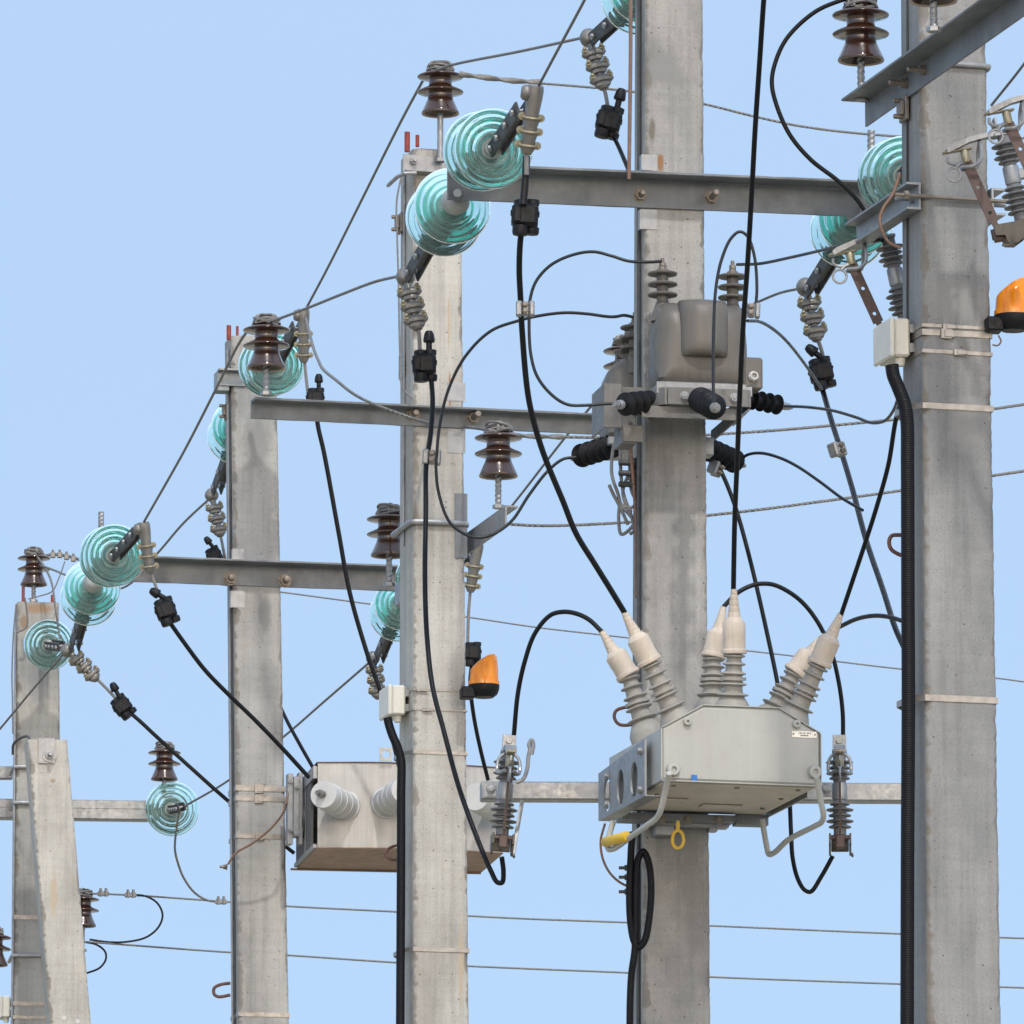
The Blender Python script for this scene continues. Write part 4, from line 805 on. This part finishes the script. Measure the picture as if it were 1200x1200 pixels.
# knobs, handles
def on_front(px, py, off=0.0): return onplane(px, py, O-vr*off, -vr)
for (x, y) in ((805,846),(933,849)):
    MB().lathe([(.012,0),(.012,.010),(.0095,.013),(.005,.013),(.004,.006)], axis_frame(on_front(x,y), -vr), 16).build('knob', MT['paint'], rec)
for (kx, ky, seq, Ys) in ((788,902,[(784,906),(780,925),(774,950),(769,959),(760,966),(740,980),(718,995),(713,995),(712,989),(715,975),(719,962)],(23.27,23.32,23.36,23.4,23.45,23.6,23.76,23.78,23.79,23.8,23.8)),
                      (954,905,[(957,911),(961,935),(965,955),(963,963),(955,968),(924,984),(906,1000),(901,1001),(899,994),(896,978),(893,960)],(23.37,23.4,23.42,23.45,23.5,23.7,23.86,23.88,23.89,23.9,23.9))):
    c = on_front(kx, ky); hb = MB(); hb.lathe([(.020,0),(.020,.012),(.017,.018),(.008,.019),(.007,.012)], axis_frame(c, -vr), 20)
    hb.tube(spline([W(x, y, Y) for (x, y), Y in zip(seq, Ys)], 8), .0085, 10); hd = hb.build('handle', MT['paint'], rec)
    if kx < 800:
        g = MB(); a, b = W(709,987,23.77), W(735,980,23.62); g.tube([a, a.lerp(b,.03), a.lerp(b,.97), b], [.012,.0155,.0155,.012], 14); g.build('grip', MT['yellow'], hd)
# yellow pull ring
c = W(794.5, 982, 23.72); g = MB(); g.tube([c+V((.020*cos(t)*(.85 if sin(t)<0 else .8), 0, .026*sin(t)-.004)) for t in [2*pi*i/24 for i in range(25)]], .0048, 8); g.tube([c+V((0,0,.02)), c+V((0,0,.05))], .006, 8); g.build('pull_ring', MT['yellow'], rec)
g = MB(); Mt = frame(on_front(810,908,.0008), ur, vr, UP); g.box(Mt, 0, 7*kr, -.002, 0, -7*kr, 0); g.build('blue_tag', MT['blue'], rec)
Mt = frame(on_front(928,856.5,.0005), ur, vr, UP); g = MB(); g.box(Mt, 0, 30*kr, -.0016, 0, -7.5*kr, 0); npl = g.build('nameplate', MT['label'], rec)
g = MB()
for (a, b, z) in ((.26,.30,-2.3),(.32,.40,-2.3),(.43,.46,-2.3),(.48,.54,-2.3),(.60,.68,-2.3),(.71,.76,-2.3),(.34,.38,-5),(.40,.48,-5),(.5,.58,-5),(.6,.66,-5)): g.box(Mt, a*30*kr, b*30*kr, -.0021, -.0017, (z-.7)*kr, (z+.7)*kr)
for a in (.06,.93): g.lathe([(.0026,0),(.0026,.0012)], axis_frame(Mt@V((a*30*kr,-.0017,-3.7*kr)), -vr), 10)
g.build('printed_marks', MT['ink_shade'], npl)
# six bushings
def rec_bushing(b0, mid, tip, Yb, Yt):
    a, c, e = W(*b0, Yb), W(*mid, Yb+(Yt-Yb)*.5), W(*tip, Yt); L = (c-a).length; M = axis_frame(a, c-a)
    zs = [L*q for q in (.20,.40,.60,.78,.93)]; pr = [(.054,-.06),(.054,-.01),(.046,.008)]
    for i, (z, r) in enumerate(zip(zs, (.047,.041,.037,.035,.033))):
        core = .030-.0022*i
        pr += [(core+.004 if i == 0 else core, z-.007), (r*.95, z-.0035), (r, z-.001), (r*.96, z+.0015), (core, z+.005)]
        if i == 1: pr += [(core, z+.009), (core+.010, z+.010), (core+.010, z+.019), (core-.001, z+.020)]
    pr += [(.020, L+.004)]
    bo = MB().lathe(pr, M, 30).build('bushing', MT['bushing'], rec, 40)
    d = (e-c); Lb = d.length; M2 = axis_frame(c, d); body = Lb*.50
    pr = [(.012,-.006),(.034,-.006),(.0375,-.003),(.0375,.006),(.0335,.009),(.0325,body*.45),(.0335,body*.52),(.033,body*.9),(.027,body),(.021,body*1.08)]
    for i in range(5):
        z = body*1.10+(Lb-body*1.10)*i/5; r = .019-.0022*i; pr += [(r, z), (r-.0012, z+(Lb-body*1.1)/5*.85), (r-.0028, z+(Lb-body*1.1)/5*.93)]
    pr += [(.0095, Lb)]
    MB().lathe(pr, M2, 24).build('cable_boot', MT['boot'], bo, 35)
for args in (((792,842),(761,775),(731,717),23.55,23.5), ((757,855),(736,791),(705,740),23.85,23.85), ((858,826),(860.5,764),(860,690),23.55,23.5), ((835,826),(836,769),(848,711),23.85,23.85), ((930,840),(960.5,777),(985.5,719),23.55,23.5), ((905,838),(932,788),(966,744),23.85,23.85)): rec_bushing(*args)
# ------------------------------------------------------------------ fuse cutouts
CUT = []
def cutout(o, yaw, tilt, label, s=1.0):
    M0 = Mx.Translation(o)@Mx.Rotation(tilt, 4, 'Y')@Mx.Rotation(yaw, 4, 'Z')@Mx.Scale(s, 4)
    th = thing('fuse_cutout', o, label, 'fuse cutout', 'fuse cutouts'); M = M0
    zs = (-.105,-.088,-.071,-.054,-.037,.040,.055,.071,.088); rs = (.034,.041,.034,.041,.030,.031,.040,.033,.041)
    MB().lathe(shed_stack(-.13, .115, zs, .019, rs, .0035), M, 30).build('shed_insulator', MT['polymer'], th, 40)
    mb = MB(); mb.lathe([(.022,-.024),(.023,-.02),(.023,.022),(.022,.026)], M, 20); mb.box(M, -.075, -.0, -.012, .012, -.014, .014, .002); mb.build('mounting_band', MT['galv'], th)
    mb = MB(); mb.box(M, -.02, .03, -.022, .022, .113, .125, .003); sec = [(0,.128),(.05,.130),(.10,.126),(.155,.112),(.168,.104),(.166,.092),(.150,.096),(.10,.112),(.05,.117),(0,.116)]
    mb.prism([(x, z) for x, z in sec], M@Mx.Rotation(pi/2, 4, 'X'), -.016, .016)
    mb.box(M, .015, .021, -.020, .020, .128, .168, .001); mb.lathe([(.010,0),(.009,.007)], M@Mx.Translation((.0212,0,.150))@Mx.Rotation(pi/2, 4, 'Y'), 14)
    mb.tube(spline([M@V(q) for q in ((.07,0,.112),(.075,.028,.09),(.085,.034,.05),(.105,.028,.040),(.135,.012,.045))], 5), .005, 7); mb.tube(spline([M@V(q) for q in ((.07,0,.112),(.075,-.028,.09),(.085,-.034,.05),(.105,-.028,.040),(.135,-.012,.045))], 5), .005, 7)
    mb.build('top_contact', MT['galv'], th)
    # hinged fuse carrier: flat link with two holes, ring and hooks
    fm = MB(); F0, F1 = V((.118,0,.060)), V((.070,0,-.150)); dd = F0-F1; L = dd.length; Mf = M@frame(F1, dd.normalized().cross(V((0,1,0)))*1.0, dd.normalized(), V((0,1,0))*1.0)
    w = .0150
    for (a, b, hole) in ((.0,.03,0),(.03,.085,1),(.085,.11,0),(.11,.165,1),(.165,L,0)):
        if hole: fm.holecell(Mf, -w, w, a, b, .0055, -.003, .003, 16)
        else: fm.box(Mf, -w if a > .01 else -.008, w if a > .01 else .008, a, b, -.003, .003)
    fc = fm.build('fuse_link', MT['fuse'], th)
    g = MB(); g.lathe([(.011,.0),(.0125,.006),(.0125,.03),(.010,.036)], M@Mx.Translation((.118,0,.058)), 12); g.box(M, .095, .180, -.012, .012, .093, .098, .002); g.build('brass_cap', MT['brass'], fc)
    g = MB(); c = V((.160,0,.030)); g.tube([M@(c+V((.0195*cos(t), 0, .0195*sin(t)))) for t in [2*pi*i/22 for i in range(23)]], .0036, 7)
    g.tube(spline([M@V(q) for q in ((.12,0,.062),(.14,0,.056),(.150,0,.048))], 5), .006, 7); g.tube(spline([M@V(q) for q in ((.135,0,.058),(.158,0,.060),(.170,0,.070),(.168,0,.084))], 6), .0045, 7); g.build('pull_ring', MT['galv'], fc)
    g = MB(); g.box(M, .055, .086, -.013, .013, -.178, -.14, .003); g.tube([M@V((.07,-.03,-.148)), M@V((.07,.03,-.148))], .005, 8); g.build('hinge_block', MT['fuse'], fc)
    mb = MB(); mb.box(M, -.012, .012, -.03, .03, -.142, -.130, .002)
    for sy in (-1, 1): mb.prism([(-.015,-.13),(.03,-.135),(.085,-.135),(.085,-.165),(.06,-.168),(.055,-.19),(.03,-.195),(.0,-.18),(-.015,-.16)], M@Mx.Rotation(pi/2, 4, 'X'), sy*.030-.003, sy*.030+.003)
    mb.box(M, -.012, .0, -.026, .026, -.178, -.1425, .002); mb.tube(spline([M@V(q) for q in ((.04,.034,-.19),(.06,.036,-.2),(.075,.034,-.195))], 4), .004, 6); mb.build('hinge_bracket', MT['darkbronze'], th)
    return th
Yc = 23.98
cutout(W(592, 928, Yc), R(-90+4), R(4), 'grey fuse cutout left of the recloser on the flat crossarm')
cutout(W(984, 928, Yc+.02), R(-90-2), R(0), 'grey fuse cutout right of the recloser on the flat crossarm')
g = MB(); g.tube(spline(pts([(605,917),(613,913),(618,900),(619,888),(621,878),(620,872),(623,867),(625,872),(623,884)], 23.88), 5), .006, 8); tag(g.build('arcing_hook', MT['galv']), 'galvanised hook rising right of the left cutout', 'hook')
g = MB(); a, b = W(612,938,24.02), W(601,1002,23.98); M = axis_frame(a, b-a); g.box(M, -.006, .006, -.002, .002, 0, (b-a).length, .0008); tag(g.build('hanging_strap', MT['galv']), 'thin steel strip hanging from the flat crossarm by the left cutout', 'strap')
def p5cut(px, py, Y, lab): cutout(W(px, py, Y), R(180+6), R(-11), lab, .97)
p5cut(1050, 325, 22.25, 'grey cutout with brown link left of the nearest pole')
p5cut(1186, 206, 21.55, 'grey cutout with brown link in front of the nearest pole')
p5cut(1236, 161, 21.2, 'grey cutout cut off by the right picture edge')
# channels that carry them, rod
def channel(p, face_n, a, L, label):
    d = p.b; M = frame(a, d, face_n, UP); mb = MB(); H, Wd, t = .075, .04, .006
    mb.box(M, 0, L, 0, t, -H, 0); mb.box(M, 0, L, t+.0002, Wd, -t, 0); mb.box(M, 0, L, t+.0002, Wd, -H, -H+t); mb.lathe([(.014,0),(.014,.01),(.008,.011),(.008,.05)], axis_frame(M@V((.05,t,-.035)), face_n), 6)
    return tag(mb.build('steel_channel', MT['galv']), label, 'bracket', 'steel channels on the nearest pole')
z5 = W(1078, 214, 21.8).z
a = onplane(1079, 214, P5.C(z5)+P5.nl*.004, P5.nl); channel(P5, P5.nl, a, .55, 'short steel channel on the left face of the nearest pole')
a2 = onplane(1162, 220, P5.C(z5)+P5.u*(P5.w(z5)+.004), P5.u); channel(P5, P5.u, a2, .55, 'short steel channel on the right side of the nearest pole')
g = MB(); g.tube([P5.f(1043,227.5,.012), P5.f(1190,237,.012)], .0058, 10); g.lathe([(.013,-.006),(.013,.006)], axis_frame(P5.f(1062,228.8,.012), P5.u), 6); tag(g.build('threaded_rod', MT['bolt']), 'long threaded rod across the front of the nearest pole', 'rod')
wire('copper_wire', [(1054,203),(1051,215),(1046,228),(1035,244),(1031,258),(1034,271),(1042,284),(1056,291)], 21.75, 21.75, 1.9, 'copper', 'brown wire curling round the channel on the nearest pole', 'wire', 'brown earthing wires')
# ------------------------------------------------------------------ stainless switch box behind the pale pole
YS = 32.65; kS = K(YS); AS = R(9); us = V((cos(AS), sin(AS), 0)); vs_ = V((-sin(AS), cos(AS), 0)); OS = W(372, 993, YS); MS = frame(OS, us, vs_, UP)
sw = thing('switch_box', OS+us*.35+vs_*.3, 'streaked stainless steel switch box with white bushings between two poles', 'switch box')
Hs = 99*kS; XW = 219*kS; DS = .60
plan = [(0,0),(57*kS,-.035),(150*kS,-.035),(XW,.03),(XW,DS),(0,DS)]
mb = MB(); n = 6; top = [MS@V((x, y, Hs)) for x, y in plan]; bot = [MS@V((x, y, 0)) for x, y in plan]
mb.add(bot+top, [(0,1,2,3,4,5)[::-1], tuple(range(6,12))]+[(i,(i+1)%6,6+(i+1)%6,6+i) for i in range(5)]); mb.build('steel_cover', MT['inox'], sw, 10)
mb = MB(); lid = [(-.004,-.003),(57*kS,-.040),(150*kS,-.040),(XW+.004,.027),(XW+.004,DS),(-.004,DS)]
mb.prism(lid, MS, Hs+.0005, Hs+.005); mb.build('lid_edge', MT['rustrod'], sw)
mb = MB(); mb.prism([(x*1.0, y) for x, y in lid], MS, -.004, -.0005); mb.box(MS, -.03, XW, DS-.01, DS+.005, -.012, -.0045); mb.build('underside_plate', worn('stained_underside', (.26,.17,.12), .35, 9, .6, .2, 0, .3), sw)
# left end: frame, inner cylinder, and a dark slab painting the shade in the openings
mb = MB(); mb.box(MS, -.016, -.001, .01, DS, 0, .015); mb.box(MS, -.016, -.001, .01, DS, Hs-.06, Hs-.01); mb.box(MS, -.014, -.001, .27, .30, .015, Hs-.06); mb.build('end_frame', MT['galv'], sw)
mb = MB(); mb.box(MS, -.012, -.002, .11, DS-.03, .016, Hs-.051); mb.build('recess_shade', MT['ink_shade'], sw)  # solid dark slab, stands in for shade inside the box end
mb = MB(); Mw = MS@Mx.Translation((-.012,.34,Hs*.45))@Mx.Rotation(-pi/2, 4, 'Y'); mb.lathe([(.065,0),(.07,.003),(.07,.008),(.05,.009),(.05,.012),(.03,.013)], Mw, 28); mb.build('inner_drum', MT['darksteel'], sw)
# strapped rail on the pole side
mb = MB(); Mr = frame(W(336, 990, 32.95), P2.u, P2.nf, UP); mb.box(Mr, 0, .022, -.03, .02, 0, 84*kS, .002); mb.box(Mr, .022, .045, -.02, .035, .03, 80*kS, .002); mb.box(Mr, .045, .062, -.03, .02, .0, 86*kS, .002)
for (x, z) in ((.010,.26),(.034,.235),(.012,.06),(.034,.04)): bolt_at(mb, Mr@V((x,.02+.016*(x>.02),z)), P2.nf, .008, .014, .009)
mb.build('pole_rail', MT['galv'], sw)
g = MB(); Ml = frame(W(445, 891, YS-.02), us, UP, vs_); g.holecell(Ml, 0, 15*kS, -.002, 15*kS, .016, 0, .006, 20); g.build('lifting_lug', MT['inox'], sw)
def sbush(e, bpx, Ye, Yb, stud=True):
    a, b = W(*bpx, Yb), W(*e, Ye); M = axis_frame(a, b-a); L = (b-a).length; r = .058
    pr = [(r*1.12,-.05),(r*1.12,.006),(r*1.02,.010)]
    for t in (.25,.5,.75): pr += [(r*(1.02-.04*t), L*t-.004), (r*(1.035-.04*t), L*t-.001), (r*(1.03-.04*t), L*t+.001), (r*(.985-.04*t), L*t+.003)]
    pr += [(r*.97, L-.006), (r*.92, L), (.001, L)]
    o = MB().lathe(pr, M, 36).build('bushing', MT['white'], sw, 30)
    if stud: MB().lathe([(.013,0),(.013,.012),(.016,.013),(.016,.03),(.009,.031),(.009,.05)], axis_frame(M@V((0,0,L)), M.to_3x3()@V((-.25,0,1))), 12).build('terminal', MT['alu'], o)
sbush((379,931), (404,945), 32.4, 32.66); sbush((474,926), (453,941), 32.4, 32.66); sbush((557,934), (580,946), 32.4, 32.66, False)
# ------------------------------------------------------------------ junction boxes, conduits, beacons
def jbox(p, x0, x1, ytop, ybot, label, L=.145):
    a = p.s(x1, ytop, .014); k = K(p.Y); h = (ybot-ytop)*k; wd = .0; M = frame(a, p.b, p.nl, UP)
    th = thing('junction_box', a, label, 'junction box', 'pale plastic junction boxes'); dep = (x1-x0)*k/cos(p.al)
    mb = MB(); mb.box(M, 0, L, 0, dep*.76, -h, 0, .006); mb.build('box_body', MT['plastic'], th)
    mb = MB(); mb.box(M, -.002, L+.002, dep*.765, dep, -h-.002, .002, .005); mb.build('lid', MT['plastic'], th)
    mb = MB()
    for z in (-h*.25, -h*.75): mb.box(M, .004, L-.01, -.0135, -.0004, z-.012, z+.012)
    mb.build('wall_foot', MT['galv'], th)
    g = MB(); g.lathe([(.010,-.022),(.013,-.018),(.015,.0)], Mx.Translation(M@V((.03, dep*.35, -h-.0005))), 14); g.build('cable_gland', MT['plastic'], th); return M, dep, h
jbox(P3, 455.5, 475.5, 803, 838, 'pale junction box on the left of the pale pole above black conduit')
jbox(P5, 1043, 1066.5, 373, 419, 'pale junction box on the left of the nearest pole', .155)
g = jbox(P1, 0.5, 12, 1167, 1192, 'pale junction box at the lower left picture corner', .14)
def conduit(seq, Y0, Y1, rpx, label, pitch=.0062):
    p = spline(pts(seq, Y0, Y1), 30); r = rpx*K(Y0); L = [0]
    for a, b in zip(p, p[1:]): L.append(L[-1]+(b-a).length)
    N = int(L[-1]/pitch*4); q = []; rr = []; j = 0
    for i in range(N+1):
        s = L[-1]*i/N
        while j < len(L)-2 and L[j+1] < s: j += 1
        q.append(p[j].lerp(p[j+1], (s-L[j])/max(L[j+1]-L[j],1e-9))); rr.append(r*(1.0 if i % 4 in (0,1) else .955))
    return tag(MB().tube(q, rr, 14).build('corrugated_conduit', MT['conduit'], ang=70), label, 'conduit', 'black corrugated conduits')
def face_path(p, seq, off): return [(x, y, p.s(x, y, off).y) for x, y in seq]
conduit([(454,841),(456,850),(460,862),(466,876),(470,892),(470,930),(470,1000),(469.5,1100),(469,1200),(468.5,1290)], 27.42, 27.42, 5.2, 'black conduit running down the left edge of the pale pole')
conduit([(1045,428),(1047,440),(1053,455),(1060,474),(1063,495),(1063.5,540),(1064,700),(1064.5,820),(1063.5,1000),(1063,1200),(1062.5,1290)], 21.80, 21.80, 8.2, 'black conduit running down the left edge of the nearest pole')
conduit([(742,975),(740,990),(739,1008),(737.5,1050),(739,1082),(743,1103),(748,1110),(755,1103),(761,1074),(763,1037),(759.5,1009),(753.5,998),(748,1006),(745.5,1035),(745,1075),(744,1112),(740,1142),(738.5,1170),(738,1200),(737,1290)], 23.9, 23.9, 4.2, 'black conduit with a hanging loop below the recloser')
wire('copper_wire', [(709,965),(704,985),(706,1005),(714,1022),(725,1033),(738,1040)], 23.9, 23.95, 1.4, 'copper', 'brown wire curving below the left end of the recloser', 'wire', 'brown earthing wires')
for i, y in enumerate((1017,1028,1045)):
    g = MB(); bolt_at(g, W(737, y, 23.93), V((-1,0,0)), .007, .03, .01); tag(g.build('stud_bolt', MT['darksteel']), ['topmost','middle','lowest'][i]+' of three short studs beside the hanging conduit loop', 'bolt', 'studs beside the conduit loop')
def beacon(px, py, Y, s, label):
    """px,py: centre of the dome's bottom edge"""
    o = W(px, py, Y); th = thing('warning_beacon', o, label, 'beacon', 'orange warning beacons'); M = Mx.Translation(o)@Mx.Rotation(R(8), 4, 'Z')@Mx.Scale(s, 4)
    rings = []
    for (z, w, d, cx, sl) in ((0,.098,.10,0,0),(.012,.098,.10,0,0),(.0125,.092,.094,0,0),(.05,.088,.09,.001,.06),(.066,.08,.085,.003,.30),(.080,.064,.07,.008,.55),(.088,.046,.05,.012,.7),(.091,.02,.026,.015,.8)):
        rg = rring(w, d, min(w, d)*.46, cx, 0, 0, 11); rg = [((x-cx)*q+cx, y*q, 0) for (x, y, _), q in zip(rg, [1, .982]*24)] if z > .012 else rg; rings.append([(x, y, z+sl*.9*(x-.0)*(.6 if x > 0 else .75)) for x, y, _ in rg])
    mb = MB(); loft(mb, M, rings); mb.build('amber_dome', MT['amber'], th, 50)
    g = MB(); g.lathe([(.018,.005),(.018,.03),(.012,.034),(.012,.06),(.004,.064)], M, 14); g.build('lamp', MT['white'], th)
    g = MB(); loft(g, M, [rring(.06,.06,.028,0,0,-.040), rring(.086,.088,.042,0,0,-.030), rring(.098,.10,.046,0,0,-.014), rring(.10,.102,.046,0,0,-.0005)]); g.box(M, -.075, -.03, -.03, .03, -.045, -.008, .004); g.build('base', MT['silicone'], th)
    return th
beacon(567, 803, 27.35, 1.06, 'small orange warning beacon on the right edge of the pale pole')
beacon(1187.5, 370, 21.85, 1.06, 'larger orange warning beacon at the right picture edge')
wire('thin_lead', [(1170,393),(1173,400),(1169,405),(1163,404)], 21.8, 21.8, 1.0, 'copper', 'thin brown wire under the larger beacon', 'wire')
# ------------------------------------------------------------------ lifting loops of reinforcing rod, earthing strips
def loop(seq, Y, rpx, label): return tag(MB().tube(spline(pts(seq, Y), 8), rpx*K(Y), 10).build('lifting_loop', MT['rustrod']), label, 'loop', 'rusty lifting loops on the poles')
loop([(270,1152),(258,1154),(251,1158),(251,1165),(256,1168),(270,1166)], 33.2, 1.9, 'rusty lifting loop low on the left of the strapped pole')
loop([(752,830),(733,829),(722,833),(720,841),(726,849),(752,848)], 24.06, 2.0, 'rusty lifting loop left of the recloser bushings')
loop([(1075,628),(1055,627),(1045,628),(1042,634),(1044,643),(1052,649),(1075,656)], 21.95, 2.4, 'rusty lifting loop beside the conduit of the nearest pole')
loop([(478,990),(464,991),(455,995),(452,1001),(457,1007),(478,1006)], 27.6, 1.7, 'rusty lifting loop left of the pale pole before the switch box')
def strip(p, y0, y1, x0, x1, r, mat, label):
    return tag(MB().tube(spline([p.s(x0, y0, r*1.1), p.s((x0+x1)/2, (y0+y1)/2, r*1.3), p.s(x1, y1, r*1.1)], 12), r, 8).build('earthing_rod', MT[mat]), label, 'rod', 'earthing rods along pole edges')
strip(P4, -70, 1210, 749, 748, .006, 'darksteel', 'dark earthing rod along the left face of the streaked pole')
strip(P3, 200, 640, 474, 473, .004, 'galv', 'pale earthing wire along the left face of the pale pole')
strip(P2, 410, 1210, 267, 273, .006, 'galv', 'grey earthing rod along the left face of the strapped pole')
strip(P2, 430, 1210, 269.5, 276, .003, 'darksteel', 'dark thin wire along the left face of the strapped pole')
strip(P5, -100, 420, 1063, 1063, .003, 'darksteel', 'dark earthing rod along the left face of the nearest pole')
strip(P1, 740, 1210, 18.2, 14, .006, 'galv', 'grey earthing rod along the far left pole')
g = MB(); g.tube(spline(pts([(739,-60),(739,60),(738,140),(737,210)], 23.85), 8), .0058, 8); tag(g.build('earthing_rod', MT['copper']), 'brown rod hanging free left of the streaked pole above the crossarm', 'rod', 'earthing rods along pole edges')
wire('copper_wire', [(336,942),(337,930),(333,950),(318,970),(296,988),(276,1000),(267,1013)], 32.85, 32.95, 1.4, 'copper', 'brown earthing wire crossing the straps of the left pole', 'wire', 'brown earthing wires')
wire('bare_jumper', [(19,708),(16,740),(14,790),(14.5,815),(15,860)], 38.8, 38.85, .9, 'wire', 'thin grey wire hanging on the left edge of the far pole', 'wire')
wire('bare_jumper', [(29,700),(31,712),(31,735),(20,741)], 38.75, 38.8, 1.1, 'wire', 'thin grey hook wire at the top of the far pole', 'wire')
wire('bare_jumper', [(470,208),(465,235),(465.5,280),(467,330),(469,420),(472,455),(484,468)], 27.3, 27.3, 1.1, 'wire', 'pale wire hanging along the left edge of the pale pole', 'wire')
g = MB(); bolt_at(g, P2.s(266, 1016, .0), P2.nl, .008, .03, .012); tag(g.build('stud_bolt', MT['bolt']), 'small stud where the brown earthing wire ends', 'bolt')
wire('tie_wire', [(15,884),(16,872),(24,865),(32,863),(36,868)], 38.6, 38.5, 1.6, 'darksteel', 'twisted tie wire at the top of the leaning strut', 'wire')

def clip(p, px, py, label):
    mb = MB(); a = p.s(px, py, .004); M = frame(a, p.b, p.nl, UP); mb.box(M, -.03, .03, 0, .012, -.035, .035, .003); mb.box(M, -.022, .022, .0125, .022, -.02, .02, .002)
    for z in (-.022, .022): mb.tube([M@V((0, .012, z)), M@V((0, .036, z))], .007, 6)
    return tag(mb.build('rod_clip', MT['bolt']), label, 'clip', 'rusty clips on pole edges')
clip(P3, 471, 262, 'rusty clip on the left edge of the pale pole near its top'); clip(P2, 267, 482, 'small rusty clip on the left edge of the pole under the second crossarm end'); clip(P5, 1062, 128, 'rusty clip on the left edge of the nearest pole under the oblique bracket')
g = MB(); Mt = frame(P3.s(470, 416, .006), P3.b, P3.nl, UP); g.box(Mt, -.05, .03, 0, .0015, -.082, 0)
for i in range(5): g.box(Mt, -.052, -.046, .0016, .005, -.075+.015*i, -.068+.015*i)
tag(g.build('number_tag', MT['galv']), 'thin metal tag on the left edge of the pale pole above the second crossarm', 'tag')
wire('bare_conductor', [(42,654),(62,650),(80,652),(97,657),(150,672)], 38.95, 39.6, 1.9, 'wire', 'clamped wire running right from the far pole top insulator', 'wire', GW, True)
for i, x in enumerate((62, 70, 78, 86)):
    mb = MB(); M = axis_frame(W(x, 650.5+.28*max(0, x-70), 38.9), V((0,0,1)))
    mb.box(M, -.012, .012, -.010, .010, -.014, .014, .003); mb.lathe([(.006,.014),(.006,.026)], M, 8); tag(mb.build('wire_clip', MT['alu']), ['first','second','third','fourth'][i]+' wire clip counting right from the far pole top insulator', 'clip', 'wire clips at the far pole top')
wire('tie_wire', [(76,658),(70,675),(61,693),(48,698),(33,702)], 38.8, 38.8, .8, 'wire', 'thin tie wire looping over the far pole top', 'wire')
